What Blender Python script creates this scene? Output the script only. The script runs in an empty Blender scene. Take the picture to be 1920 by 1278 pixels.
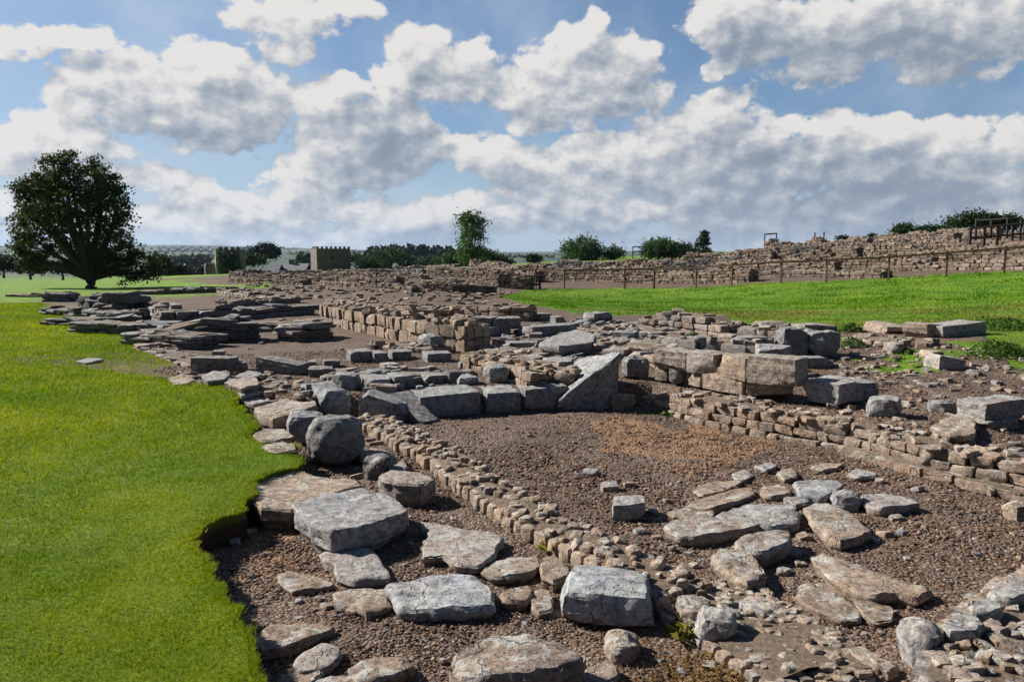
import bpy, math, random
import numpy as np
from mathutils import Vector, Matrix

# ------------------------------------------------------------------ camera
F = 1493.3; CX, CY, YH = 960.0, 639.0, 476.0
HC = 1.75
PITCH = math.atan((CY-YH)/F)
scene = bpy.context.scene
COL = scene.collection
cam = bpy.data.cameras.new('camera'); camo = bpy.data.objects.new('camera', cam); COL.objects.link(camo)
cam.sensor_width = 36; cam.lens = 28.0; cam.clip_start = 0.05; cam.clip_end = 20000
camo.location = (0, 0, HC); camo.rotation_euler = (math.pi/2-PITCH, 0, 0)
scene.camera = camo
scene.view_settings.view_transform = 'Standard'; scene.view_settings.look = 'None'
scene.view_settings.gamma = 1; scene.view_settings.exposure = 0.86

def ray(px, py):
    xr = (px-CX)/F; yu = (CY-py)/F; c, s = math.cos(PITCH), math.sin(PITCH)
    return np.array([xr, c+yu*s, -s+yu*c])

# ------------------------------------------------------------------ sun and sky
SUN_EL = math.radians(34); sx, sy = -0.92, 0.39
SUN_AZ = math.atan2(sx, sy)
sun = bpy.data.lights.new('sun', 'SUN'); sun.energy = 5.0; sun.angle = math.radians(0.5); sun.color = (1.0, 0.93, 0.83)
suno = bpy.data.objects.new('sun', sun); COL.objects.link(suno)
sd = Vector((math.sin(SUN_AZ)*math.cos(SUN_EL), math.cos(SUN_AZ)*math.cos(SUN_EL), math.sin(SUN_EL)))
suno.rotation_euler = sd.to_track_quat('Z', 'Y').to_euler()

def N(nt, t, **kw):
    n = nt.nodes.new(t)
    for k, v in kw.items(): setattr(n, k, v)
    return n
def M(nt, op, a, b=None, c=None, clamp=False):
    n = nt.nodes.new('ShaderNodeMath'); n.operation = op; n.use_clamp = clamp
    for i, v in enumerate((a, b, c)):
        if v is None: continue
        if isinstance(v, (int, float)): n.inputs[i].default_value = v
        else: nt.links.new(v, n.inputs[i])
    return n.outputs[0]
def MR(nt, v, a, b, c=0.0, d=1.0, smooth=True):
    n = nt.nodes.new('ShaderNodeMapRange'); n.interpolation_type = 'SMOOTHSTEP' if smooth else 'LINEAR'
    nt.links.new(v, n.inputs[0])
    for i, x in enumerate((a, b, c, d)): n.inputs[i+1].default_value = x
    return n.outputs[0]
def MIX(nt, f, a, b, mode='MIX'):
    n = nt.nodes.new('ShaderNodeMix'); n.data_type = 'RGBA'; n.blend_type = mode; n.clamp_factor = True
    for s, v in ((n.inputs[0], f), (n.inputs[6], a), (n.inputs[7], b)):
        if isinstance(v, (int, float)): s.default_value = v
        elif isinstance(v, tuple): s.default_value = (*v, 1) if len(v) == 3 else v
        else: nt.links.new(v, s)
    return n.outputs[2]
def NOISE(nt, vec, scale, detail=6, rough=.55, dist=0.0, dim='3D'):
    n = nt.nodes.new('ShaderNodeTexNoise'); n.noise_dimensions = dim
    if vec is not None: nt.links.new(vec, n.inputs['Vector'])
    n.inputs['Scale'].default_value = scale; n.inputs['Detail'].default_value = detail
    n.inputs['Roughness'].default_value = rough; n.inputs['Distortion'].default_value = dist
    return n.outputs[0]

# clouds: (photo x, y, half width, half height, height of the bulge)
CL = [(385,125,85,60,1.0),(230,150,110,55,.9),(165,185,60,45,.7),(330,200,170,60,.9),(480,190,110,70,.9),(400,235,130,45,.8),(300,170,60,60,1.),(445,140,50,55,.9),
      (540,30,110,45,.8),(545,80,50,35,.8),(650,5,80,30,.7),(145,72,75,24,.8),(20,65,45,30,.7),(60,90,30,14,.5),
      (785,85,65,52,1.),(850,140,90,60,.9),(750,150,60,45,.8),(1050,120,90,55,.9),(1105,60,45,50,.9),(1060,75,50,35,.8),(1180,120,85,60,1.),(1000,175,110,50,.8),(1230,160,55,50,.8),(1100,170,120,60,.8),(1010,225,80,35,.7),
      (650,170,50,40,.9),(600,200,70,45,.9),(700,240,90,75,.9),(600,280,80,60,.9),(770,290,80,55,.8),(560,320,90,40,.7),(650,310,110,55,.8),
      (920,300,85,50,1.),(880,280,40,30,.9),(1000,310,60,45,.8),(1100,300,80,55,.9),(1180,300,80,55,.8),(1050,350,160,55,.8),
      (1380,40,95,55,.9),(1480,70,100,60,.9),(1600,60,160,80,.9),(1750,60,120,75,.9),(1880,50,90,70,.9),(1560,120,110,45,.8),(1350,130,40,24,.8),
      (1260,250,90,60,.8),(1340,220,70,50,.8),(1300,320,120,80,.9),(1410,270,75,65,.9),(1470,245,45,32,.9),(1560,265,75,45,.9),(1500,320,110,70,.9),(1650,270,80,45,.9),(1760,280,90,50,.9),(1650,330,150,60,.9),(1800,330,150,60,.9),(1900,280,60,45,.8),
      (110,245,85,35,.9),(40,260,60,35,.8),(170,270,70,35,.8),(90,290,130,40,.7),
      (250,330,110,28,.7),(330,350,90,30,.6),(450,385,130,40,.8),(620,390,150,45,.8),(550,350,100,35,.7),(350,420,160,35,.7),(750,410,140,40,.8),(900,400,150,45,.7),(1100,400,200,50,.7),(1350,390,180,60,.8),(1600,400,200,60,.8),(1850,390,150,60,.8),(1480,450,300,40,.7),(150,410,150,35,.6),(30,380,80,30,.6),(600,445,300,25,.6)]
SH = [(440,262,110,20,.8),(250,235,90,16,.35),(700,215,60,40,.45),(760,275,70,45,1.0),(700,320,90,24,.5),(560,250,40,24,.3),(1130,150,110,30,.2),(980,220,90,20,.45),(1200,195,70,20,.4),(1620,90,280,60,.6),(1850,70,160,70,.6),(1400,40,90,50,.4),
      (1400,270,60,40,.4),(1640,340,220,35,.55),(1450,340,160,40,.5),(1850,340,160,40,.5),(850,445,120,22,.9),(1100,440,220,30,.7),(1400,410,240,40,.6),(1750,410,240,45,.6),(1000,345,100,20,.45),(1780,250,120,18,.35),(1480,290,50,20,.6),(1560,290,100,18,.3),(1300,290,100,40,.35)]
world = bpy.data.worlds.new('World'); scene.world = world; world.use_nodes = True
world.cycles.sampling_method = 'MANUAL'; world.cycles.sample_map_resolution = 256
wt = world.node_tree; wt.nodes.clear()
def uv_of(px, py):
    d = ray(px, py); d = d/np.linalg.norm(d)
    return math.atan2(d[0], d[1]), math.asin(d[2])
def blobs(nt, vec, lst, gauss=False):
    acc = None
    for (px, py, rx, ry, w) in lst:
        u, v = uv_of(px, py); kx, ky = F/rx, F/ry
        b = N(nt, 'ShaderNodeVectorMath', operation='MULTIPLY_ADD'); nt.links.new(vec, b.inputs[0]); b.inputs[1].default_value = (kx, ky, 0); b.inputs[2].default_value = (-u*kx, -v*ky, 0)
        d = N(nt, 'ShaderNodeVectorMath', operation='DOT_PRODUCT'); nt.links.new(b.outputs[0], d.inputs[0]); nt.links.new(b.outputs[0], d.inputs[1])
        d = d.outputs['Value']
        if gauss:
            e = M(nt, 'EXPONENT', M(nt, 'MULTIPLY', d, -1.0)); acc = M(nt, 'MULTIPLY', e, w) if acc is None else M(nt, 'MULTIPLY_ADD', e, w, acc)
        else:
            e = M(nt, 'MULTIPLY_ADD', d, -w, w); acc = M(nt, 'MAXIMUM', e, -1.0 if acc is None else acc)
    return acc
def newgroup(name):
    g = bpy.data.node_groups.new(name, 'ShaderNodeTree'); g.interface.new_socket('Vector', in_out='INPUT', socket_type='NodeSocketVector'); g.interface.new_socket('D', in_out='OUTPUT', socket_type='NodeSocketFloat')
    return g, N(g, 'NodeGroupInput'), N(g, 'NodeGroupOutput')
g, gi, go = newgroup('cloud_masses')
wn = N(g, 'ShaderNodeTexNoise'); g.links.new(gi.outputs[0], wn.inputs['Vector']); wn.inputs['Scale'].default_value = 9; wn.inputs['Detail'].default_value = 3
wv = N(g, 'ShaderNodeVectorMath', operation='MULTIPLY_ADD'); g.links.new(wn.outputs['Color'], wv.inputs[0]); wv.inputs[1].default_value = (.06, .05, 0); wv.inputs[2].default_value = (-.03, -.025, 0)
wa = N(g, 'ShaderNodeVectorMath', operation='ADD'); g.links.new(wv.outputs[0], wa.inputs[0]); g.links.new(gi.outputs[0], wa.inputs[1])
g.links.new(blobs(g, wa.outputs[0], CL), go.inputs[0]); gm = g
g, gi, go = newgroup('cloud_detail')
st = N(g, 'ShaderNodeVectorMath', operation='MULTIPLY'); g.links.new(gi.outputs[0], st.inputs[0]); st.inputs[1].default_value = (1, 1.3, 1)
n1 = NOISE(g, st.outputs[0], 13, 5, .5); n2 = NOISE(g, st.outputs[0], 40, 6, .58)
D = M(g, 'MULTIPLY', M(g, 'SUBTRACT', n1, .5), 2.3); D = M(g, 'MULTIPLY_ADD', M(g, 'SUBTRACT', n2, .5), 1.8, D); g.links.new(D, go.inputs[0]); gd = g
tc = N(wt, 'ShaderNodeTexCoord'); sep = N(wt, 'ShaderNodeSeparateXYZ'); wt.links.new(tc.outputs['Generated'], sep.inputs[0])
U = M(wt, 'ARCTAN2', sep.outputs[0], sep.outputs[1]); V = M(wt, 'ARCSINE', sep.outputs[2])
cmb = N(wt, 'ShaderNodeCombineXYZ'); wt.links.new(U, cmb.inputs[0]); wt.links.new(V, cmb.inputs[1])
def field(off, grp):
    v = cmb.outputs[0]
    if off:
        a = N(wt, 'ShaderNodeVectorMath', operation='ADD'); wt.links.new(v, a.inputs[0]); a.inputs[1].default_value = (*off, 0); v = a.outputs[0]
    n = N(wt, 'ShaderNodeGroup'); n.node_tree = grp; wt.links.new(v, n.inputs[0]); return n.outputs[0]
B0 = field(None, gm); B1 = field((-.018, .026), gm)
E0 = field(None, gd); E1 = field((-.009, .011), gd); D0 = M(wt, 'ADD', M(wt, 'ADD', B0, E0), .10)
alpha = MR(wt, D0, .04, .42)
shade = M(wt, 'MULTIPLY_ADD', M(wt, 'SUBTRACT', E0, E1), .60, .775)
shade = M(wt, 'MULTIPLY_ADD', M(wt, 'SUBTRACT', B0, B1), .42, shade)
shade = M(wt, 'MULTIPLY_ADD', MR(wt, D0, .4, 1.3), -.12, shade)
dk = blobs(wt, cmb.outputs[0], SH, True)
dk2 = M(wt, 'MULTIPLY', dk, MR(wt, NOISE(wt, cmb.outputs[0], 14, 4), .3, .7, .55, 1.45))
shade = M(wt, 'MULTIPLY_ADD', dk2, -.36, shade)
shade = M(wt, 'MAXIMUM', M(wt, 'MINIMUM', shade, 1.0), 0.0)
ccol = N(wt, 'ShaderNodeValToRGB'); wt.links.new(shade, ccol.inputs[0])
cr = ccol.color_ramp; cr.elements[0].position = 0; cr.elements[0].color = (.25, .31, .39, 1); cr.elements[1].position = 1; cr.elements[1].color = (.88, .85, .825, 1)
e = cr.elements.new(.32); e.color = (.30, .36, .44, 1)
e = cr.elements.new(.62); e.color = (.50, .535, .585, 1)
sky = N(wt, 'ShaderNodeTexSky'); sky.sky_type = 'NISHITA'; sky.sun_disc = False
sky.sun_elevation = SUN_EL; sky.sun_rotation = SUN_AZ % (2*math.pi); sky.air_density = 1.0; sky.dust_density = .3; sky.ozone_density = 2.0
SKYS = .10
skc = MIX(wt, 1.0, sky.outputs[0], (.62, .80, .98), 'MULTIPLY')
rear_dim = MR(wt, M(wt, 'ABSOLUTE', U), .9, 1.8, 1.0, .45)   # unseen sky behind the camera, dimmed to cut fill light on shaded faces
sc_ = N(wt, 'ShaderNodeVectorMath', operation='SCALE'); wt.links.new(skc, sc_.inputs[0]); wt.links.new(rear_dim, sc_.inputs['Scale']); skc = sc_.outputs[0]
# thin high veil and pale band near the horizon
veil = MR(wt, NOISE(wt, cmb.outputs[0], 5, 6, .6, .3), .34, .72, .10, .55)
lft = MR(wt, U, -.1, -.6, 0, .32)
veil = M(wt, 'ADD', veil, lft, clamp=True)
front = MR(wt, M(wt, 'ABSOLUTE', U), .9, 1.6, 1, 0)
low = MR(wt, V, .62, .95, 1, 0)
fr = M(wt, 'MULTIPLY', front, low)
veil = M(wt, 'MULTIPLY', veil, fr)
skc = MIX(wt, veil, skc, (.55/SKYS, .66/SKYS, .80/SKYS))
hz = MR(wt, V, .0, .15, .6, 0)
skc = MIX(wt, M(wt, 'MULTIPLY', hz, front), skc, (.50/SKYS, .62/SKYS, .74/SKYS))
cc = MIX(wt, 1.0, ccol.outputs[0], (1/SKYS, 1/SKYS, 1/SKYS), 'MULTIPLY')
al = M(wt, 'MULTIPLY', alpha, fr)
# near the horizon the clouds melt into a pale band
al = M(wt, 'MULTIPLY', al, MR(wt, V, -.01, .04, .75, 1))
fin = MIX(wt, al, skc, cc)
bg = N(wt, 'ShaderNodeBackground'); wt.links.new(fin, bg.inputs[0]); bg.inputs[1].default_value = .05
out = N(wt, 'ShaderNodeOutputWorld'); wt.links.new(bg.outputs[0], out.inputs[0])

# ------------------------------------------------------------------ helpers
def _hash(ix, iy, iz, s):
    h = (ix*374761393 + iy*668265263 + iz*2147483647 + s*974634777) & 0xffffffff
    h = ((h ^ (h >> 13))*1274126177) & 0xffffffff
    h = ((h ^ (h >> 16))*2246822519) & 0xffffffff
    return ((h ^ (h >> 15)) & 0xffffff)/float(0xffffff)
def vn(P, s=0):
    P = np.asarray(P, float); i = np.floor(P).astype(np.int64); f = P-i; f = f*f*(3-2*f); r = 0
    for a in (0, 1):
        for b in (0, 1):
            for c in (0, 1):
                w = (f[..., 0] if a else 1-f[..., 0])*(f[..., 1] if b else 1-f[..., 1])*(f[..., 2] if c else 1-f[..., 2])
                r = r+w*_hash(i[..., 0]+a, i[..., 1]+b, i[..., 2]+c, s)
    return r*2-1
def fbm(P, o=4, s=0):
    r = 0; a = 1.0; t = 0
    for k in range(o): r = r+a*vn(P*(2**k)+k*17.3, s+k); t += a; a *= .5
    return r/t
def sstep(x, a, b):
    t = np.clip((x-a)/(b-a), 0, 1); return t*t*(3-2*t)
rng = np.random.default_rng(7)

# ------------------------------------------------------------------ terrain height
STEP_PX = [(-900,700),(300,745),(470,775),(560,797),(650,786),(800,783),(1000,776),(1150,770),(1200,772),(1310,800),(1450,836),(1590,868),(1710,900),(1860,935),(1960,960),(2500,1080)]
_st = [(math.atan((x-CX)/F), HC*F/(y-YH)/math.cos(math.atan((x-CX)/F))) for x, y in STEP_PX]
ST_A = np.array([a for a, _ in _st]); ST_R = np.array([r for _, r in _st])
STEP = .22
def ctl_py(px, py, z): d = (HC-z)*F/(py-YH); return (px, d, z)
CT = []
for px in (-300, 400, 960, 1500, 2200):
    for d in (1.2, 2.5, 4.0, 6.0): CT.append((px, d, 0.0))
CT += [ctl_py(*t) for t in [(700,800,0),(1100,850,0),(1400,850,0),(300,700,.22),(500,650,.2),(400,600,.2),(100,600,.22),(700,560,.2),(560,545,.2),(950,650,.24),(1200,620,.28),
       (940,557,.12),(1100,585,.26),(1500,615,.36),(1850,640,.42),(1700,700,.28),(1900,780,.26),(1500,700,.25)]]
CT += [(250,42,.05),(100,60,-.3),(300,80,-.5),(-200,60,-.4),(600,55,.30),(450,58,.25),(600,85,-.2),(850,80,.4),
       (985,42,-.18),(1171,40,-.05),(1304,38,.05),(1463,36,.38),(1664,34,.62),(1772,33,.82),(1920,31,1.0),(2200,29,1.3),
       (1900,60,2.75),(1500,60,1.75),(1200,60,1.0),(1000,60,.85),(850,60,.6),(2300,60,3.2),
       (1900,100,3.1),(1500,100,1.6),(1200,100,1.0),(900,100,.2),(600,110,-.9),(300,130,-2.5),(0,130,-2.5),(-400,100,-1.5)]
for px in (-600, 0, 400, 800, 1300, 2000, 2600): CT += [(px,220,-4.5 if px < 1200 else 0),(px,420,-16),(px,900,-17),(px,1600,-9),(px,2600,8 if px < 700 else 0),(px,3800,34 if px < 700 else 8),(px,6000,48 if px < 700 else 14)]
def _q(a, r): return np.stack([a*3.0, np.log(r)*1.2], -1)
CTA = np.array([math.atan((p-CX)/F) for p, d, z in CT]); CTR = np.array([d/math.cos(a) for (p, d, z), a in zip(CT, CTA)])
def step_of(a, r):
    rl = np.interp(a, ST_A, ST_R)+np.interp(a, [math.atan((1160-CX)/F), math.atan((1225-CX)/F)], [0, .46]); return STEP*sstep(r-rl, .02, .22)
CTZ = np.array([z for _, _, z in CT])-step_of(CTA, CTR)
CQ = _q(CTA, CTR)
def _phi(d2): return .5*d2*np.log(d2+1e-12)
n_ = len(CQ); K = _phi(((CQ[:, None]-CQ[None])**2).sum(-1))+np.eye(n_)*.02
P_ = np.hstack([np.ones((n_, 1)), CQ]); A_ = np.block([[K, P_], [P_.T, np.zeros((3, 3))]])
W_ = np.linalg.solve(A_, np.concatenate([CTZ, np.zeros(3)]))
def H(x, y):
    x = np.asarray(x, float); y = np.asarray(y, float); sh = x.shape
    x = x.ravel(); y = y.ravel(); r = np.clip(np.hypot(x, y), 1.2, 6200); a = np.clip(np.arctan2(x, y), -.86, .86)
    q = _q(a, r); o = np.empty(len(x))
    for i in range(0, len(x), 20000):
        s = slice(i, i+20000); d2 = ((q[s, None]-CQ[None])**2).sum(-1)
        o[s] = _phi(d2)@W_[:n_]+W_[n_]+q[s]@W_[n_+1:]
    o += step_of(a, r)
    P3 = np.stack([x, y, x*0], -1)
    o += fbm(P3*1.3, 3, 5)*.022*np.clip(r/3, 0, 1)+fbm(P3*.25, 2, 6)*.05*sstep(r, 8, 30)+fbm(P3*.012, 3, 8)*4*sstep(r, 250, 900)+fbm(P3*.0018, 3, 9)*14*sstep(r, 900, 2500)
    return o.reshape(sh)
RS = np.exp(np.linspace(math.log(1.6), math.log(3000), 900))
def G(px, py, dz=0.0):
    d = ray(px, py); d = d/math.hypot(d[0], d[1]); x = d[0]*RS; y = d[1]*RS; z = HC+d[2]*RS
    k = z-(H(x, y)+dz); i = np.argmax(k < 0)
    if k[i] >= 0: i = len(RS)-1
    if i == 0: i = 1
    t = k[i-1]/(k[i-1]-k[i]); r = RS[i-1]+(RS[i]-RS[i-1])*t
    return np.array([d[0]*r, d[1]*r, HC+d[2]*r])
def PZ(px, py, z):
    d = ray(px, py); t = (z-HC)/d[2]; return np.array([d[0]*t, d[1]*t, z])
def PD(px, d): return np.array([(px-CX)/F*d, d])

def inpoly(x, y, poly):
    x = np.asarray(x); y = np.asarray(y); c = np.zeros(x.shape, bool); n = len(poly)
    for i in range(n):
        x1, y1 = poly[i]; x2, y2 = poly[i-1]
        m = ((y1 > y) != (y2 > y)); t = (x2-x1)*(y-y1)/((y2-y1) if y2 != y1 else 1e-9)+x1
        c ^= m & (x < t)
    return c

def mesh(name, V, Fc, mat=None, parent=None, attrs=None, smooth=False, sharp=None, obj=True):
    """V (n,3), Fc (m,3|4) arrays; attrs: dict name->(n,) float or (n,3) colour per vertex"""
    V = np.asarray(V, np.float32); Fc = np.asarray(Fc, np.int32); k = Fc.shape[1]; m = len(Fc)
    me = bpy.data.meshes.new(name); me.vertices.add(len(V)); me.vertices.foreach_set('co', V.ravel())
    me.loops.add(m*k); me.loops.foreach_set('vertex_index', Fc.ravel())
    me.polygons.add(m); me.polygons.foreach_set('loop_start', np.arange(m, dtype=np.int32)*k)
    me.update(calc_edges=True)
    me.polygons.foreach_set('use_smooth', np.full(m, smooth))
    for an, av in (attrs or {}).items():
        av = np.asarray(av, np.float32)
        if av.ndim == 1: at = me.attributes.new(an, 'FLOAT', 'POINT'); at.data.foreach_set('value', av)
        else:
            at = me.attributes.new(an, 'FLOAT_COLOR', 'POINT'); c = np.ones((len(av), 4), np.float32); c[:, :3] = av; at.data.foreach_set('color', c.ravel())
    if smooth and sharp: me.set_sharp_from_angle(angle=math.radians(sharp))
    if mat: me.materials.append(mat)
    me.validate()
    if not obj: return me
    o = bpy.data.objects.new(name, me); COL.objects.link(o)
    if parent: o.parent = parent
    return o
def tag(o, label=None, cat=None, group=None, kind=None):
    if label: o['label'] = label
    if cat: o['category'] = cat
    if group: o['group'] = group
    if kind: o['kind'] = kind
    return o
def empty(name, loc):
    o = bpy.data.objects.new(name, None); o.location = loc; o.empty_display_size = .2; COL.objects.link(o); return o
class Buf:
    """collects boxes and tubes (quads) into one mesh"""
    def __init__(s): s.v = []; s.f = []; s.n = 0
    def add(s, v, f): s.v.append(np.asarray(v, float)); s.f.append(np.asarray(f, int)+s.n); s.n += len(v)
    def box(s, c, d, yaw=0.0, mat3=None):
        q = np.array([[a, b, e] for a in (-.5, .5) for b in (-.5, .5) for e in (-.5, .5)])*np.array(d)
        if mat3 is not None: q = q@np.array(mat3).T
        cs, sn = math.cos(yaw), math.sin(yaw); q = np.stack([q[:, 0]*cs-q[:, 1]*sn, q[:, 0]*sn+q[:, 1]*cs, q[:, 2]], -1)+np.array(c)
        s.add(q, [[0,1,3,2],[4,6,7,5],[0,4,5,1],[2,3,7,6],[0,2,6,4],[1,5,7,3]]); return s
    def bar(s, a, b, r, k=6, r2=None):
        a = np.array(a, float); b = np.array(b, float); d = b-a; L = np.linalg.norm(d); d /= L; r2 = r if r2 is None else r2
        u = np.cross(d, [0, 0, 1.] if abs(d[2]) < .9 else [1., 0, 0]); u /= np.linalg.norm(u); w = np.cross(d, u); vs = []
        for p, rr in ((a, r), (b, r2)):
            for i in range(k): t = 2*math.pi*i/k; vs.append(p+(u*math.cos(t)+w*math.sin(t))*rr)
        fs = [[i, (i+1) % k, k+(i+1) % k, k+i] for i in range(k)]
        for i in range(1, k//2): fs.append([0, k-i, k-i-1, i] if k-i-1 > i else [0, k-i, k-i-1, i])
        s.add(vs, fs[:k]); 
        if k == 4: s.add([vs[0], vs[1], vs[2], vs[3]], [[3, 2, 1, 0]]); s.add(vs[4:], [[0, 1, 2, 3]])
        else:
            c0 = len(vs); s.add(vs[:k]+[a], [[i, k, k, (i+1) % k] for i in range(0)] or np.zeros((0, 4), int)); s.add(vs[k:]+[b], [[i, (i+1) % k, (i+2) % k, k] for i in range(0, k, 2)])
        return s
    def build(s, name, mat, parent=None, loc=None, **kw):
        V = np.concatenate(s.v); 
        if loc is not None: V = V-np.array(loc)
        return mesh(name, V, np.concatenate(s.f), mat, parent, **kw)

# ------------------------------------------------------------------ materials
def newmat(name):
    m = bpy.data.materials.new(name); m.use_nodes = True; nt = m.node_tree; nt.nodes.clear()
    b = N(nt, 'ShaderNodeBsdfPrincipled'); o = N(nt, 'ShaderNodeOutputMaterial'); nt.links.new(b.outputs[0], o.inputs[0])
    b.inputs['Roughness'].default_value = .9; b.inputs['Specular IOR Level'].default_value = .25
    return m, nt, b
def bump(nt, b, h, strength, dist):
    n = N(nt, 'ShaderNodeBump'); n.inputs['Strength'].default_value = strength; n.inputs['Distance'].default_value = dist
    nt.links.new(h, n.inputs['Height']); nt.links.new(n.outputs[0], b.inputs['Normal']); return n
def attr(nt, name, out='Fac'):
    n = N(nt, 'ShaderNodeAttribute', attribute_name=name); return n.outputs[out]
def pos(nt): return N(nt, 'ShaderNodeNewGeometry').outputs['Position']

def make_rock(name, bscale=1.0, lich=1.0):
    m, nt, b = newmat(name); P = pos(nt)
    tint = attr(nt, 'tint'); val = attr(nt, 'val')
    n1 = NOISE(nt, P, 3.2, 6, .6, .4); n2 = NOISE(nt, P, 17, 7, .65); n3 = NOISE(nt, P, 85, 5, .7); n4 = NOISE(nt, P, 7.3, 8, .7, .8)
    t = M(nt, 'MULTIPLY_ADD', M(nt, 'SUBTRACT', n1, .5), .9, tint, clamp=True)
    c = MIX(nt, t, (.225, .240, .260), (.32, .235, .170))
    dk = MR(nt, n2, .30, .62, .50, 1.15); dk = M(nt, 'MULTIPLY', dk, MR(nt, n3, .3, .7, .72, 1.22)); dk = M(nt, 'MULTIPLY', dk, val)
    mul = N(nt, 'ShaderNodeVectorMath', operation='SCALE'); nt.links.new(c, mul.inputs[0]); nt.links.new(dk, mul.inputs['Scale']); c = mul.outputs[0]
    # lichen: grows on the upper sides, crusty edged patches
    nz = N(nt, 'ShaderNodeSeparateXYZ'); nt.links.new(N(nt, 'ShaderNodeNewGeometry').outputs['Normal'], nz.inputs[0])
    up = MR(nt, nz.outputs[2], .15, .75)
    vo = N(nt, 'ShaderNodeTexVoronoi'); nt.links.new(P, vo.inputs['Vector']); vo.inputs['Scale'].default_value = 26; vo.inputs['Randomness'].default_value = 1
    spot = MR(nt, M(nt, 'MULTIPLY_ADD', n3, .35, vo.outputs['Distance']), .62, .40)
    l1 = M(nt, 'MULTIPLY', MR(nt, n4, .53, .575), up); l1 = M(nt, 'MULTIPLY', l1, .74*lich)
    l1 = M(nt, 'MULTIPLY', l1, MR(nt, n3, .35, .55, .45, 1))
    c = MIX(nt, l1, c, (.43, .44, .42))
    l2 = M(nt, 'MULTIPLY', M(nt, 'MULTIPLY', spot, up), MR(nt, NOISE(nt, P, 5, 3), .5, .62)); l2 = M(nt, 'MULTIPLY', l2, .6*lich)
    c = MIX(nt, l2, c, (.44, .50, .40))
    rs = M(nt, 'MULTIPLY', MR(nt, NOISE(nt, P, 2.1, 5, .6, .6), .60, .72), .35)
    c = MIX(nt, rs, c, (.30, .16, .08))
    ck = M(nt, 'MULTIPLY', MR(nt, NOISE(nt, P, 44, 3, .6), .60, .68), .75)
    c = MIX(nt, ck, c, (.05, .05, .048))
    wp = N(nt, 'ShaderNodeTexNoise'); nt.links.new(P, wp.inputs['Vector']); wp.inputs['Scale'].default_value = 6; wp.inputs['Detail'].default_value = 5
    wq = N(nt, 'ShaderNodeVectorMath', operation='MULTIPLY_ADD'); nt.links.new(wp.outputs['Color'], wq.inputs[0]); wq.inputs[1].default_value = (.22, .22, .22); nt.links.new(P, wq.inputs[2])
    vc = N(nt, 'ShaderNodeTexVoronoi'); vc.feature = 'DISTANCE_TO_EDGE'; nt.links.new(wq.outputs[0], vc.inputs['Vector']); vc.inputs['Scale'].default_value = 3.1
    cr_ = M(nt, 'MULTIPLY', MR(nt, vc.outputs['Distance'], .002, .016, 1, 0), MR(nt, n1, .48, .56)); c = MIX(nt, M(nt, 'MULTIPLY', cr_, .7), c, (.045, .04, .036))
    nt.links.new(c, b.inputs['Base Color'])
    bm = N(nt, 'ShaderNodeVectorMath', operation='MULTIPLY'); nt.links.new(P, bm.inputs[0]); bm.inputs[1].default_value = (5, 5, 30)
    bd = NOISE(nt, bm.outputs[0], 1.0, 4, .6, .5); bl = M(nt, 'MULTIPLY', MR(nt, bd, .54, .62), M(nt, 'SUBTRACT', 1.0, up)); c = MIX(nt, M(nt, 'MULTIPLY', bl, .18), c, (.07, .06, .055)); nt.links.new(c, b.inputs['Base Color'])
    hh = M(nt, 'MULTIPLY_ADD', n3, .35, n2); hh = M(nt, 'MULTIPLY_ADD', bl, -.15, hh); hh = M(nt, 'MULTIPLY_ADD', cr_, -.6, hh); hh = M(nt, 'MULTIPLY_ADD', ck, -.35, hh)
    bump(nt, b, hh, .9, .018*bscale)
    return m
ROCK = make_rock('weathered_sandstone'); ROCKF = make_rock('far_sandstone', 2.0, .7)

m, nt, b = newmat('mortar'); P = pos(nt); n1 = NOISE(nt, P, 40, 8, .75); n2 = NOISE(nt, P, 4, 5)
c = MIX(nt, MR(nt, n1, .3, .7), (.10, .075, .055), (.34, .25, .185)); c = MIX(nt, MR(nt, n2, .4, .7, 0, .5), c, (.20, .17, .13))
nt.links.new(c, b.inputs['Base Color']); bump(nt, b, n1, 1.0, .035); MORTAR = m

m, nt, b = newmat('ground'); P = pos(nt)
gr = attr(nt, 'grass'); ru = attr(nt, 'rust'); far = attr(nt, 'far')
vo = N(nt, 'ShaderNodeTexVoronoi'); nt.links.new(P, vo.inputs['Vector']); vo.inputs['Scale'].default_value = 52
vo2 = N(nt, 'ShaderNodeTexVoronoi'); nt.links.new(P, vo2.inputs['Vector']); vo2.inputs['Scale'].default_value = 23
n1 = NOISE(nt, P, 1.1, 6, .6, .5); n2 = NOISE(nt, P, 9, 6, .6); n3 = NOISE(nt, P, .25, 5, .6)
sepc = N(nt, 'ShaderNodeSeparateColor'); nt.links.new(vo.outputs['Color'], sepc.inputs[0])
gc = MIX(nt, sepc.outputs[0], (.085, .058, .042), (.24, .165, .12))
gc = MIX(nt, MR(nt, sepc.outputs[1], .88, .97), gc, (.24, .24, .24))
gc = MIX(nt, MR(nt, n1, .42, .62, 0, .55), gc, (.105, .075, .055))
gc = MIX(nt, M(nt, 'MULTIPLY', MR(nt, n2, .56, .68), .55), gc, (.27, .20, .15))
gc = MIX(nt, M(nt, 'MULTIPLY', ru, MR(nt, n2, .3, .65, .15, .9)), gc, (.34, .20, .11))
edge = MR(nt, vo.outputs['Distance'], .35, .75, 1, .55)
sc = N(nt, 'ShaderNodeVectorMath', operation='SCALE'); nt.links.new(gc, sc.inputs[0]); nt.links.new(edge, sc.inputs['Scale']); gc = sc.outputs[0]
g1 = MIX(nt, MR(nt, NOISE(nt, P, .6, 6, .65), .35, .65), (.07, .17, .004), (.15, .25, .006))
g1 = MIX(nt, MR(nt, NOISE(nt, P, 14, 6, .7), .35, .7, 0, .45), g1, (.07, .13, .01))
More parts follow.
